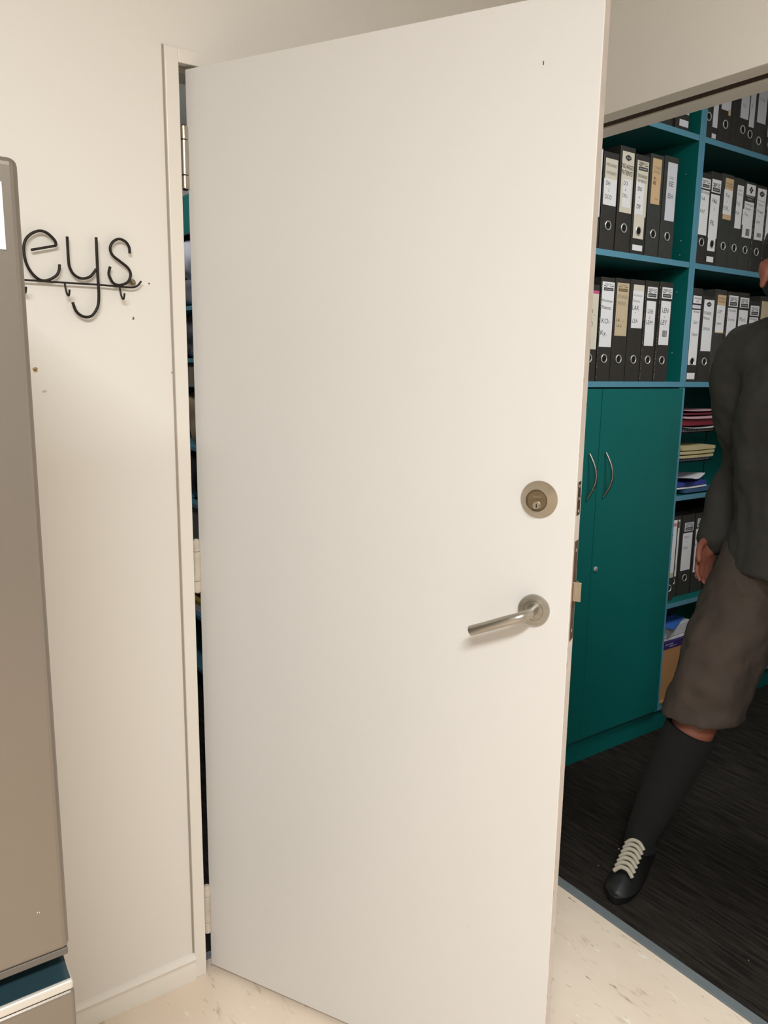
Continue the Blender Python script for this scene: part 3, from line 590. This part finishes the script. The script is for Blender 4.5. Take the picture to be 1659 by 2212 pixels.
# bottom bookcase binders (G), a little set back
GG = 'black binders in the open bookcase'
binder(2.600, .055, ZG, .350, 'black binder with a cream label ending in P D beside the cupboard door', GG, [(-.024, .018, .098, .338, white_p), (-.024, .018, .098, .118, tan_p), (-.024, .018, .312, .325, mat('faded_pink', (190, 150, 140), .7))],
       texts=[('P', -.010, .275, .014, .012, pen, 0), ('D', -.012, .178, .014, .014, pen, 0)], push=.028, ring=.055, ringx=-.006)
binder(2.660, .050, ZG, .345, 'black binder with a torn cream label, second from the cupboard', GG, [(-.022, .012, .090, .33, white_p), (-.014, .010, .296, .322, mat('brown_patch', (128, 84, 62), .7)), (-.022, .012, .12, .145, cream_p)], push=.05, ring=.070, ringx=-.010)
binder(2.716, .084, ZG, .345, 'black binder with white fan-logo label in the middle of the open bookcase', GG, [(-.026, .036, .275, .312, grey_p), (-.034, .032, .108, .268, white_p)],
       texts=[('DISC', -.006, .250, .010, .034, pen_grey), ('v', -.006, .232, .008, .005, pen), ('CORR', -.012, .205, .010, .030, pen)], logos=[('fan', .005, .279, .050, .030)], push=.05, ring=.075)
binder(2.806, .084, ZG, .345, 'black binder with a jagged white fan-logo label next to the trousers', GG, [(-.028, .034, .285, .322, grey_p), (-.034, .030, .09, .278, white_p)],
       texts=[('PRECEPT', -.010, .234, .011, .040, pen), ('v', -.006, .222, .005, .005, pen), ('REPRINT', -.010, .208, .011, .045, pen)], logos=[('fan', .003, .289, .048, .030)], push=.05, ring=.075)
binder(2.905, .084, ZG, .36, 'black binder with a tan diamond-logo label behind the hand of the person', GG, [(-.034, .030, .2, .345, tan_p)], logos=[('dia', .004, .328, .034)], push=.05)
for i, xx in enumerate((2.995, 3.08, 3.165, 3.25, 3.335, 3.42)):
    binder(xx, .08, ZG, .34, 'black binder hidden behind the person in the open bookcase', GG, [(-.03, .03, .13, .3, white_p)], push=.05)

# ---------------------------------------------------------------- papers on trays
navy_m = mat('navy_cover', (30, 40, 74), .5); blue_m = mat('blue_cover', (52, 66, 150), .5); red_m = mat('dark_red_card', (120, 30, 44), .6); pink_m = mat('pale_pink_card', (206, 160, 164), .7)
manila_m = mat('manila_card', (206, 188, 138), .7, noise_amt=.1, nscale=30); tray_m = mat('black_tray_mesh', (28, 28, 30), .5, .3); purple_m = mat('dark_purple_print', (58, 38, 104), .6); cardboard_m = mat('brown_cardboard', (186, 134, 84), .8, noise_amt=.08, nscale=15)
brightblue_m = mat('bright_blue_cover', (62, 112, 196), .5); silvercoil_m = mat('white_comb_binding', (200, 200, 210), .5)
tr = tag(empty('letter_tray', (2.73, .36, .992)), 'black three-tier wire letter tray on the open bookcase shelf', 'letter tray')
for zz in (.003, .126, .243):
    bm = bmesh.new()
    tube(bm, [(-.145, -.13, zz), (.145, -.13, zz), (.145, .17, zz), (-.145, .17, zz)], .0022, 8, closed=True)
    for k in range(1, 12): tube(bm, [(-.145+.29*k/12, -.13, zz), (-.145+.29*k/12, .17, zz)], .0010, 6)
    for k in range(1, 8): tube(bm, [(-.145, -.13+.3*k/8, zz-.001), (.145, -.13+.3*k/8, zz-.001)], .0010, 6)
    obj('wire_tier', bm, tray_m, tr)
for sx in (-.146, .146):
    for sy in (-.09, .15):
        bm = bmesh.new(); tube(bm, [(sx, sy, 0.001), (sx, sy, .26)], .002, 8); obj('post', bm, tray_m, tr)
def sheet(name, cx, cy, z, sx, sy, t, m, label, cat, group=None, rz=0, curl=0, tiltx=0, seed=0):
    bm = bmesh.new(); n = 10; rnd = random.Random(seed)
    ph = rnd.uniform(0, 6)
    def H(i, j): a = i/n; b = j/n; return curl*(abs(a-.5)*2)**2+curl*.4*math.sin(5*b+ph)*(1-b)+.0
    g = {}
    for s in (0, 1):
        for i in range(n+1):
            for j in range(n+1): g[s, i, j] = bm.verts.new(((i/n-.5)*sx, (j/n-.5)*sy, max(0, H(i, j))+s*t))
    for i in range(n):
        for j in range(n):
            bm.faces.new((g[0, i, j], g[0, i, j+1], g[0, i+1, j+1], g[0, i+1, j])); bm.faces.new((g[1, i, j], g[1, i+1, j], g[1, i+1, j+1], g[1, i, j+1]))
    for i in range(n):
        for j in (0, n):
            q = (g[0, i, j], g[0, i+1, j], g[1, i+1, j], g[1, i, j]); bm.faces.new(q if j == 0 else q[::-1])
            q = (g[0, j, i], g[1, j, i], g[1, j, i+1], g[0, j, i+1]); bm.faces.new(q if j == 0 else q[::-1])
    o = obj(name, bm, m, smooth='auto', loc=(cx, cy, z)); o.rotation_euler = (tiltx, 0, rz)
    return tag(o, label, cat, group)
def coil_book(cx, cy, z, m, label, t=.012):
    b = tag(empty('comb_bound_book', (cx, cy, z)), label, 'book')
    B('cover', (-.128, .128, -.10, .17, 0, t), m, b, .0008)
    bm = bmesh.new()
    for k in range(22):
        x = -.122+.244*k/21; tube(bm, [(x, -.098, .001), (x, -.106, .003), (x, -.108, t*.6), (x, -.104, t+.002), (x, -.096, t+.001)], .0016, 6)
    obj('comb_teeth', bm, silvercoil_m, b); return b
T3, T2z, T1z = .992+.246, .992+.129, .992+.006
coil_book(2.725, .335, T3, navy_m, 'navy comb-bound book at the bottom of the top tray')
sheet('paper_sheet', 2.735, .345, T3+.0165, .235, .29, .001, grey_p, 'curled white papers between the navy book and the red folder, top tray', 'paper', curl=.006, seed=2, rz=.04)
sheet('red_folder', 2.73, .350, T3+.026, .24, .27, .024, red_m, 'thick dark red folder in the top paper tray', 'folder', curl=.002, seed=3)
sheet('pink_folder', 2.735, .345, T3+.054, .245, .28, .008, pink_m, 'pale pink folder on top of the red folder', 'folder', curl=.004, seed=5)
sheet('maroon_folder', 2.72, .350, T3+.0695, .235, .27, .007, red_m, 'thin dark red folder above the pale pink folder', 'folder', curl=.003, seed=6)
sheet('paper_sheet', 2.735, .348, T3+.082, .235, .28, .002, pink_m, 'pinkish top sheet of the top paper tray', 'paper', curl=.004, seed=8)
coil_book(2.715, .335, T2z, blue_m, 'blue comb-bound book at the bottom of the middle tray')
for k, (t, hz, lb) in enumerate([(.012, .017, 'lowest manila folder in the middle tray, resting on the blue book'), (.014, .031, 'middle manila folder of the pile in the middle tray'), (.016, .047, 'topmost manila folder in the middle tray')]):
    sheet('manila_folder', 2.715+.006*(k-1), .340, T2z+hz, .232, .28, t*.8, manila_m, lb, 'folder', 'manila folders in the middle tray', curl=.0015, seed=k, rz=.02*(k-1))
sheet('booklet', 2.76, .350, T1z, .235, .31, .014, mat('slate_blue_cover', (58, 92, 130), .5), 'slate blue booklet at the bottom of the lowest tray', 'booklet', curl=0.0)
sheet('booklet', 2.69, .345, T1z+.0165, .215, .29, .005, white_p, 'white booklet over the slate blue one in the lowest tray', 'booklet', curl=.002, seed=9)
sheet('booklet', 2.70, .345, T1z+.0255, .20, .28, .016, blue_m, 'blue violet booklet under the loose white sheet', 'booklet', curl=.001, seed=12)
sheet('paper_sheet', 2.70, .325, T1z+.0475, .21, .26, .001, white_p, 'loose bent white sheet topping the lowest tray', 'paper', curl=.012, seed=13, rz=.35)
# bottom shelf contents
bxo = tag(empty('cardboard_box', (2.70, .37, .112)), 'brown cardboard box on the bottom of the open bookcase', 'box')
bm = bmesh.new(); box(bm, -.115, .16, -.155, .16, .004, .222); obj('carton', bm, cardboard_m, bxo, bevel=.003)
B('flap', (-.115, .02, -.156, .16, .2225, .2245), cardboard_m, bxo)
B('flap', (.024, .16, -.156, .16, .2225, .2245), cardboard_m, bxo)
B('bottom_flap', (-.117, .155, -.168, -.15, 0.001, .004), cardboard_m, bxo)
zz = .112+.2265
sheet('purple_box', 2.71, .36, zz, .25, .29, .030, purple_m, 'dark purple flat carton with white print on the cardboard box', 'box')
text('print', '== ===', (2.655, .2140, zz+.020), .005, .05, white_p, bpy.data.objects['purple_box']); text('print', '=== =', (2.68, .2140, zz+.010), .004, .05, white_p, bpy.data.objects['purple_box'])
for o in bpy.data.objects['purple_box'].children: o.location = Vector(o.location)-Vector((2.71, .36, zz))
sheet('paper_pile', 2.705, .365, zz+.032, .24, .28, .010, white_p, 'white envelope pile directly on the dark purple carton', 'paper', curl=.001, seed=31)
sheet('paper_pile', 2.70, .365, zz+.046, .22, .28, .045, grey_p, 'tall stack of greyish paper under the bright blue booklet', 'paper', curl=.002, seed=32, rz=.05)
sheet('booklet', 2.67, .335, zz+.096, .19, .25, .006, brightblue_m, 'bright blue booklet lying on the greyish paper stack', 'booklet', curl=.001, rz=.4, seed=33)
sheet('booklet', 2.72, .41, zz+.108, .2, .22, .03, navy_m, 'dark navy book at the back of the bottom bookcase compartment', 'booklet', curl=.001, seed=34)

# ---------------------------------------------------------------- closet shelves seen through the hinge gap
SX0, SX1, SY0, SY1 = 1.15, 1.488, .62, 2.35
su = tag(empty('closet_shelving', (SX0, 1.5, 0)), 'teal storage shelving glimpsed through the gap by the door hinges', 'shelf unit')
def SB(name, dims, m=teal_m): return B(name, at(su, dims), m, su, .001)
for y in (SY0, SY1-.02): SB('side_panel', (SX0+.01, SX1, y, y+.02, 0.001, 2.14))
for z in (.10, .350, .860, 1.110, 1.485, 1.700): SB('shelf', (SX0+.002, SX1, SY0+.02, SY1-.02, z, z+.018), edgeb_m)
SB('top_panel', (SX0, SX1, SY0, SY1, 2.14, 2.156)); SB('fascia', (SX0, SX0+.016, SY0, SY1, 2.007, 2.14)); SB('back_panel', (SX1-.008, SX1, SY0+.02, SY1-.02, .1, 2.14))
def lump(name, cx, cy, z, sx, sy, sz, m, label, cat, amt=.018, fr=9, seed=0):
    bm = bmesh.new(); bmesh.ops.create_cube(bm, size=1); bmesh.ops.subdivide_edges(bm, edges=bm.edges[:], cuts=11, use_grid_fill=True)
    for v in bm.verts:
        c = v.co*2; l = (abs(c.x)**4+abs(c.y)**4+abs(c.z)**4)**.25; c = c/l
        p = Vector((c.x*sx/2, c.y*sy/2, (c.z+1)*sz/2)); nn = noise.noise(p*fr+Vector((seed, seed*2, 3)))
        q = p*1.0; dirv = Vector((c.x, c.y, c.z)).normalized(); q += dirv*amt*(nn*1.6)
        q.z = max(.0, min(sz, q.z)); v.co = q
    o = obj(name, bm, m, smooth=True, loc=(cx, cy, z)); return tag(o, label, cat)
grey_bag = mat('grey_crumpled_bag', (118, 120, 124), .6, noise_amt=.45, nscale=14); white_bag = mat('white_crumpled_plastic', (226, 228, 238), .35, noise_amt=.12, nscale=18)
dark_bag = mat('black_plastic_bag', (26, 25, 26), .35, noise_amt=.3, nscale=20); beige_bag = mat('beige_canvas', (190, 164, 132), .8, noise_amt=.15, nscale=14); taupe_box = mat('taupe_cardboard', (138, 124, 112), .8)
yellow_m = mat('yellow_envelope', (196, 158, 74), .6); lilac_m = mat('lilac_plastic', (150, 146, 172), .3)
lump('black_bag', 1.31, 1.60, 1.719, .26, .50, .12, grey_bag, 'grey and black crumpled bag on the upper closet shelf', 'bag', .03, 14, 1)
lump('white_bag', 1.31, 1.60, 1.841, .27, .48, .162, white_bag, 'white crumpled plastic bag topmost in the closet shelving', 'bag', .02, 12, 2)
lump('dark_bag', 1.31, 1.60, 1.504, .26, .40, .19, mat('mottled_grey_bag', (92, 94, 100), .5, noise_amt=.8, nscale=26), 'mottled dark grey bag on the second closet shelf', 'bag', .03, 18, 3)
tag(B('storage_box', (1.165, 1.46, 1.40, 1.80, 1.385, 1.484), taupe_box, bevel=.002), 'taupe storage box directly under the second closet shelf', 'box')
lump('beige_bag', 1.31, 1.62, 1.129, .26, .42, .245, beige_bag, 'beige canvas bag beneath the taupe storage box', 'bag', .02, 9, 4)
lump('black_bag', 1.31, 1.60, .879, .26, .40, .225, dark_bag, 'black plastic bag on the closet shelf at waist height', 'bag', .02, 9, 5)
tag(B('storage_box', (1.165, 1.46, 1.40, 1.80, .700, .858), mat('grey_plastic_crate', (126, 124, 120), .6), bevel=.002), 'grey storage crate behind the middle door hinge', 'box')
lump('lilac_bag', 1.31, 1.60, .425, .26, .40, .10, lilac_m, 'lilac grey plastic bag just below the middle door hinge', 'bag', .015, 9, 6)
tag(B('envelope', (1.17, 1.44, 1.42, 1.78, .402, .424), yellow_m, bevel=.003), 'yellow padded envelope under the lilac bag', 'envelope')
tag(B('paper_pile', (1.17, 1.44, 1.42, 1.78, .369, .401), white_p, bevel=.002), 'white paper pile beneath the yellow envelope', 'paper')
# crate under the 1.385 box stands on the beige bag; the crate under .86 stands on the lilac pile's own shelf
SB('shelf', (SX0+.002, SX1, SY0+.02, SY1-.02, 1.3845-.002, 1.3845), edgeb_m); SB('shelf', (SX0+.002, SX1, SY0+.02, SY1-.02, .682, .699), edgeb_m)

# ---------------------------------------------------------------- walking person
PX, PY = 1.99, -.605
FWD = Vector((-.98, .17, 0)).normalized(); RGT = Vector((FWD.y, -FWD.x, 0)); UPV = Vector((0, 0, 1))
def W(fw, rt, z): return Vector((0, 0, 0))+FWD*fw+RGT*rt+UPV*z   # local to the root
per = tag(empty('person', (PX, PY, 0)), 'person in dark jacket, long brown-grey shorts and black sneakers walking toward the opening', 'person')
def loft(ch, n=24, er=1):
    """closed tapering tube; each entry (point, r) or (point, (r along forward, r along right)); round ends"""
    P = [Vector(p) for p, q in ch]; Q = [q if isinstance(q, tuple) else (q, q) for p, q in ch]
    pts = []; rad = []
    for i in range(len(P)-1):
        a, b, c, e = P[max(i-1, 0)], P[i], P[i+1], P[min(i+2, len(P)-1)]
        for k in range(4):
            t = k/4; pts.append(.5*((2*b)+(c-a)*t+(2*a-5*b+4*c-e)*t*t+(3*b-a-3*c+e)*t**3)); tt = t*t*(3-2*t)
            rad.append((Q[i][0]*(1-tt)+Q[i+1][0]*tt, Q[i][1]*(1-tt)+Q[i+1][1]*tt))
    pts.append(P[-1]); rad.append(Q[-1])
    t0 = (pts[0]-pts[1]).normalized(); t1 = (pts[-1]-pts[-2]).normalized(); r0 = min(rad[0]); r1 = min(rad[-1])
    head_ = [(pts[0]+t0*r0*er*math.sin(a), (rad[0][0]*math.cos(a), rad[0][1]*math.cos(a))) for a in (1.45, 1.0, .5)]
    tail_ = [(pts[-1]+t1*r1*math.sin(a), (rad[-1][0]*math.cos(a), rad[-1][1]*math.cos(a))) for a in (.5, 1.0, 1.45)]
    full = head_+list(zip(pts, rad))+tail_
    bm = bmesh.new(); rings = []
    for i, (p, q) in enumerate(full):
        a = full[max(i-1, 0)][0]; b = full[min(i+1, len(full)-1)][0]; t = (b-a).normalized()
        x = FWD-t*FWD.dot(t)
        if x.length < .3: x = UPV-t*UPV.dot(t)
        x.normalize(); y = t.cross(x)
        rings.append([bm.verts.new(p+x*(q[0]*math.cos(2*math.pi*k/n))+y*(q[1]*math.sin(2*math.pi*k/n))) for k in range(n)])
    for A, C in zip(rings, rings[1:]):
        for k in range(n): bm.faces.new((A[k], A[(k+1) % n], C[(k+1) % n], C[k]))
    bm.faces.new(rings[0]); bm.faces.new(rings[-1][::-1]); bmesh.ops.recalc_face_normals(bm, faces=bm.faces)
    me = bpy.data.meshes.new('l'); bm.to_mesh(me); bm.free(); return me
def fuse(meshes, name, m, parent, voxel=.006, iters=4, wrinkle=0, wf=14):
    bm = bmesh.new()
    for me in meshes: bm.from_mesh(me)
    me = bpy.data.meshes.new(name); bm.to_mesh(me); bm.free(); o = bpy.data.objects.new(name, me); COL.objects.link(o)
    rm = o.modifiers.new('r', 'REMESH'); rm.mode = 'VOXEL'; rm.voxel_size = voxel; rm.use_smooth_shade = True
    sm = o.modifiers.new('sm', 'SMOOTH'); sm.iterations = iters; sm.factor = .5
    bpy.context.view_layer.update()
    m2 = bpy.data.meshes.new_from_object(o.evaluated_get(bpy.context.evaluated_depsgraph_get())); bpy.data.objects.remove(o)
    m2.name = name; m2.materials.clear(); m2.materials.append(m)
    if wrinkle:
        for v in m2.vertices:
            p = v.co; nn = noise.noise(Vector((p.x*wf, p.y*wf, p.z*wf*.7)))+.5*noise.noise(Vector((p.x*wf*2.3, p.y*wf*2.3, p.z*wf*2)))
            v.co = p+v.normal*wrinkle*nn
    for p in m2.polygons: p.use_smooth = True
    o = bpy.data.objects.new(name, m2); COL.objects.link(o); o.parent = parent; return o
HA = math.radians(52)
HF = FWD*math.cos(HA)-RGT*math.sin(HA); HR = RGT*math.cos(HA)+FWD*math.sin(HA)
def ell(c, rx, ry, rz, ax=None, seg=32):
    """ellipsoid with radii along FWD, RGT, UP"""
    bm = bmesh.new(); bmesh.ops.create_uvsphere(bm, u_segments=seg, v_segments=seg//2, radius=1)
    F_, R_ = ax or (FWD, RGT)
    for v in bm.verts: v.co = c+F_*(v.co.x*rx)+R_*(v.co.y*ry)+UPV*(v.co.z*rz)
    me = bpy.data.meshes.new('e'); bm.to_mesh(me); bm.free(); return me
# joints (fw, rt, z)
hip = W(0, 0, 1.00); hipR = W(.01, .10, .96); hipL = W(-.01, -.10, .96)
kneeR = W(.160, .13, .55); ankR = W(.280, .218, .105); kneeL = W(-.05, -.105, .53); ankL = W(-.33, -.11, .175)
chest = W(.04, 0, 1.32); neckb = W(.065, 0, 1.53); neck2 = W(.082, .008, 1.60); headc = W(.105, .02, 1.69)
shR = W(.05, .185, 1.495); shL = W(.05, -.185, 1.495); elR = W(-.05, .245, 1.20); wrR = W(.045, .255, .985); elL = W(-.03, -.25, 1.20); wrL = W(.10, -.28, .97)
def hand(wr, dirv, palmn, side, curl=.5):
    """palm plus five curled fingers; side = direction of the thumb"""
    dirv = dirv.normalized(); palmn = palmn.normalized(); side = (side-dirv*side.dot(dirv)).normalized()
    out = [loft([(wr-dirv*.04, .025), (wr, .024), (wr+dirv*.03, .024), (wr+dirv*.055, .020)])]
    for k in range(5):
        o_ = side*(.026-.013*k); out.append(loft([(wr+dirv*.01+o_*.5, .014), (wr+dirv*.05+o_*.9, .013), (wr+dirv*.085+o_, .0105)], 14))
    for k, (off, L_, rr) in enumerate([(.029, .074, .0086), (.010, .083, .0088), (-.009, .077, .0084), (-.027, .060, .0076)]):
        base = wr+dirv*.080+side*off; pts = [(base-dirv*.02, rr)]; a = 0; p = base; pts.append((p, rr))
        for j, fr_ in enumerate((.45, .30, .25)):
            a += curl*(.55+.15*k*.3); p = p+(dirv*math.cos(a)+palmn*math.sin(a))*L_*fr_; pts.append((p, rr*(1-.10*(j+1))))
        out.append(loft(pts, 14))
    tb = wr+dirv*.025+side*.024; p1 = tb+(side*.7+dirv*.7+palmn*.3).normalized()*.035; p2 = p1+(side*.25+dirv*.9+palmn*.45).normalized()*.03; p3 = p2+(dirv+palmn*.6).normalized()*.018
    out.append(loft([(tb-side*.012, .012), (tb, .0125), (p1, .0105), (p2, .0095), (p3, .008)], 14)); return out
def head(c):
    """skull, jaw, brow, nose, lips, eye sockets, ears as overlapping forms to be fused"""
    P = lambda a, b, z: c+HF*a+HR*b+UPV*z
    parts = [ell(P(-.012, 0, .035), .098, .077, .088, (HF, HR)), ell(P(.022, 0, -.03), .070, .064, .085, (HF, HR)), ell(P(.050, 0, -.088), .038, .036, .026, (HF, HR)), ell(P(.045, .022, -.06), .04, .032, .04, (HF, HR)), ell(P(.045, -.022, -.06), .04, .032, .04, (HF, HR)),
             ell(P(.078, 0, .028), .016, .045, .012, (HF, HR)), ell(P(.060, .036, -.018), .024, .022, .020, (HF, HR)), ell(P(.060, -.036, -.018), .024, .022, .020, (HF, HR))]
    parts.append(loft([(P(.083, 0, .018), .008), (P(.094, 0, -.010), .009), (P(.103, 0, -.030), .0115)], 14)); parts.append(loft([(P(.092, -.011, -.036), .008), (P(.092, .011, -.036), .008)], 12))
    parts += [ell(P(.085, 0, -.060), .010, .024, .005, (HF, HR)), ell(P(.084, 0, -.069), .010, .020, .006, (HF, HR))]
    for s in (1, -1):
        parts.append(ell(P(-.006, s*.078, -.010), .020, .008, .033, (HF, HR))); parts.append(ell(P(.0, s*.083, -.032), .010, .006, .012, (HF, HR))); parts.append(ell(P(-.014, s*.085, .005), .014, .006, .022, (HF, HR)))
    return parts
body_parts = [loft([(hip-UPV*.04, (.10, .15)), (W(.02, 0, 1.15), (.10, .135)), (chest, (.115, .165)), (W(.055, 0, 1.44), (.095, .155)), (W(.06, 0, 1.50), (.06, .10))]),
    loft([(W(.058, 0, 1.47), .062), (neckb, .058), (neck2, .054), (W(.10, .015, 1.67), .052)]),
    loft([(shR-RGT*.04, .055), (shR, .056), (elR, .042), (wrR, .026)]), loft([(shL+RGT*.04, .055), (shL, .056), (elL, .042), (wrL, .026)]),
    loft([(hipR, .09), (W(.115, .12, .75), .080), (kneeR, .058), (W(.205, .155, .40), .060), (W(.250, .195, .22), .042), (ankR, .034)]),
    loft([(hipL, .09), (W(-.03, -.10, .75), .080), (kneeL, .058), (W(-.15, -.108, .40), .060), (W(-.26, -.11, .26), .042), (ankL, .034)])]
body_parts += head(headc)
body_parts += hand(wrR, (wrR-elR)+UPV*-.05, -RGT+FWD*.1, FWD+UPV*.4, .55) + hand(wrL, (wrL-elL)+UPV*-.05, RGT+FWD*.1, FWD+UPV*.4, .55)
fuse(body_parts, 'body', skin_m, per, .0055, 3)
# eyes, brows
eye_m = mat('eye_white', (225, 218, 210), .2); iris_m = mat('brown_iris', (50, 34, 24), .2)
for s in (1, -1):
    c = headc+HF*.0735+HR*s*.031+UPV*.004
    me = ell(c, .011, .0125, .0095, (HF, HR), seg=20); me.materials.append(eye_m); o = bpy.data.objects.new('eye', me); COL.objects.link(o); o.parent = per
    me = ell(c+HF*.0085, .0035, .0052, .0052, (HF, HR), seg=16); me.materials.append(iris_m); o2 = bpy.data.objects.new('iris', me); COL.objects.link(o2); o2.parent = o
hair = [ell(headc+HF*-.022+UPV*.052, .100, .083, .086, (HF, HR)), ell(headc+HF*-.055+UPV*-.005, .062, .076, .07, (HF, HR))]
ho = fuse(hair, 'hair', hair_m, per, .006, 2, wrinkle=.004, wf=60)
# jacket
jk = [loft([(W(.0, 0, .935), (.172, .206)), (W(.005, 0, 1.0), (.165, .198)), (W(.02, 0, 1.10), (.145, .180)), (W(.045, 0, 1.30), (.148, .190)), (W(.055, 0, 1.43), (.125, .175)), (W(.06, 0, 1.50), (.085, .11)), (W(.07, 0, 1.56), (.066, .070))], 36, .12),
    loft([(W(.055, .08, 1.47), .085), (shR, .080), (W(.03, .228, 1.38), .080), (elR, .070), (W(.0, .250, 1.10), .062), (W(.042, .254, .97), .052)]),
    loft([(W(.055, -.08, 1.47), .085), (shL, .080), (W(.03, -.222, 1.38), .076), (elL, .064), (W(.04, -.268, 1.08), .056), (W(.08, -.277, 1.0), .046)]),
    loft([(W(.058, .03, 1.53), .07), (shR+UPV*.01, .068)]), loft([(W(.058, -.03, 1.53), .07), (shL+UPV*.01, .068)])]
jo = fuse(jk, 'jacket', jacket_m, per, .009, 4, wrinkle=.011, wf=13)
bm = bmesh.new(); tube(bm, [W(.075+.072*math.cos(a*math.pi/12), .074*math.sin(a*math.pi/12), 1.575+.012*math.cos(a*math.pi/12)*-1) for a in range(24)], .017, 10, closed=True); obj('collar', bm, jacket_m, jo, smooth=True)
# long shorts
def leg_open(chain, n=28):
    """flared trouser leg with an open lower end that has thickness"""
    bm = bmesh.new(); rings = []
    for (p, q) in chain: rings.append([bm.verts.new(p+FWD*(q*math.cos(2*math.pi*k/n))+RGT*(q*.92*math.sin(2*math.pi*k/n))) for k in range(n)])
    inner = []
    for (p, q) in chain[::-1][:2]: inner.append([bm.verts.new(p+UPV*.004+FWD*((q-.020)*math.cos(2*math.pi*k/n))+RGT*((q-.020)*.92*math.sin(2*math.pi*k/n))) for k in range(n)])
    allr = rings+inner
    for A, C in zip(allr, allr[1:]):
        for k in range(n): bm.faces.new((A[k], A[(k+1) % n], C[(k+1) % n], C[k]))
    bm.faces.new(rings[0]); bm.faces.new(allr[-1][::-1]); bmesh.ops.recalc_face_normals(bm, faces=bm.faces)
    me = bpy.data.meshes.new('leg'); bm.to_mesh(me); bm.free(); return me
tr_parts = [ell(W(0, 0, .95), .150, .176, .13),
    leg_open([(W(.005, .08, 1.0), .13), (W(.05, .10, .86), .128), (W(.115, .112, .72), .122), (W(.145, .117, .62), .116), (W(.160, .130, .55), .113), (W(.165, .133, .500), .116)]),
    leg_open([(W(-.005, -.08, 1.0), .13), (W(-.02, -.10, .86), .128), (W(-.035, -.102, .72), .120), (W(-.05, -.105, .60), .114), (W(-.068, -.105, .55), .11), (W(-.085, -.106, .495), .112)])]
fuse(tr_parts, 'long_shorts', trouser_m, per, .006, 4, wrinkle=.013, wf=11)
def shoe(ank, fwdv, toe_up, rtv):
    """sneaker: sole, upper, tongue, laces, sock"""
    e = []
    base = ank-Vector((0, 0, .105)); R = Matrix.Identity(4)
    def P(a, b, z): return Vector((a, b, z))
    bm = bmesh.new(); n = 15; rings = []
    prof = [(-.075, .026, .055, .085), (-.060, .036, .0, .105), (-.02, .039, .0, .108), (.03, .041, .0, .098), (.075, .046, .0, .080), (.115, .050, .0, .064), (.155, .048, .0, .054), (.185, .036, .003, .044), (.200, .014, .010, .032)]
    for (a, hw, z0, z1) in prof:
        ring = []
        for k in range(n):
            t = 2*math.pi*k/n; c, s = math.cos(t), math.sin(t)
            zz = .022+(z1-.022)*max(0, s) if s > 0 else .022+.0*s
            ring.append(bm.verts.new((a, hw*c*(1-.35*max(0, s)), zz)))
        rings.append(ring)
    for A, C in zip(rings, rings[1:]):
        for k in range(n): bm.faces.new((A[k], A[(k+1) % n], C[(k+1) % n], C[k]))
    bm.faces.new(rings[0][::-1]); bm.faces.new(rings[-1])
    root = empty('shoe', base, math.atan2(fwdv.y, fwdv.x), per); root.rotation_euler = (0, toe_up, math.atan2(fwdv.y, fwdv.x))
    up = obj('upper', bm, shoe_m, root, smooth=True); up.modifiers.new('s', 'SUBSURF').levels = 1
    bm = bmesh.new(); pts = [(.205*math.cos(0), 0)]
    out = []
    for k in range(36):
        t = 2*math.pi*k/36; x = .064+.142*math.cos(t); wd = .040+.012*math.cos(t-.0)*(1 if x > .06 else .3); out.append((x, wd*math.sin(t)))
    A = [bm.verts.new((x, y, 0.001)) for x, y in out]; C = [bm.verts.new((x*1.0, y*1.02, .026)) for x, y in out]
    bm.faces.new(A[::-1]); bm.faces.new(C)
    for k in range(36): bm.faces.new((A[k], A[(k+1) % 36], C[(k+1) % 36], C[k]))
    obj('sole', bm, shoe_m, root, bevel=.003)
    for k in range(7):
        a = .044+.015*k; zt = .1+.004-.0+(-.42*(a-.048))
        bm = bmesh.new(); hh = .027
        tube(bm, smooth_path([(a+.004, -hh, zt-.012), (a, -hh*.5, zt+.002), (a-.002, 0, zt+.005), (a, hh*.5, zt+.002), (a+.004, hh, zt-.012)], 4), .0062, 8)
        obj('lace', bm, lace_m, root, smooth=True)
    bm = bmesh.new(); box(bm, .030, .112, -.015, .015, .060, .070)
    for v in bm.verts: v.co.z += .042-.42*(v.co.x-.03)
    obj('tongue', bm, shoe_m, root, bevel=.003)
    return root
toeR = Vector((-.80, -.60, 0))
shoe(Vector(ankR), Vector((-.9, -.30, 0)), 0, RGT); shoe(Vector(ankL)+Vector((0, 0, .012))+FWD*.0, FWD, .38, RGT)
for (a, kk) in ((ankR, W(.190, .146, .455)), (ankL, W(-.26, -.11, .265))):
    bm = bmesh.new(); tube(bm, [a-UPV*.035, a, a*.55+kk*.45, kk], [.047, .043, .062, .073], 20); obj('sock', bm, sock_m, per, smooth='auto')

per.scale = (1, 1, 1.02)
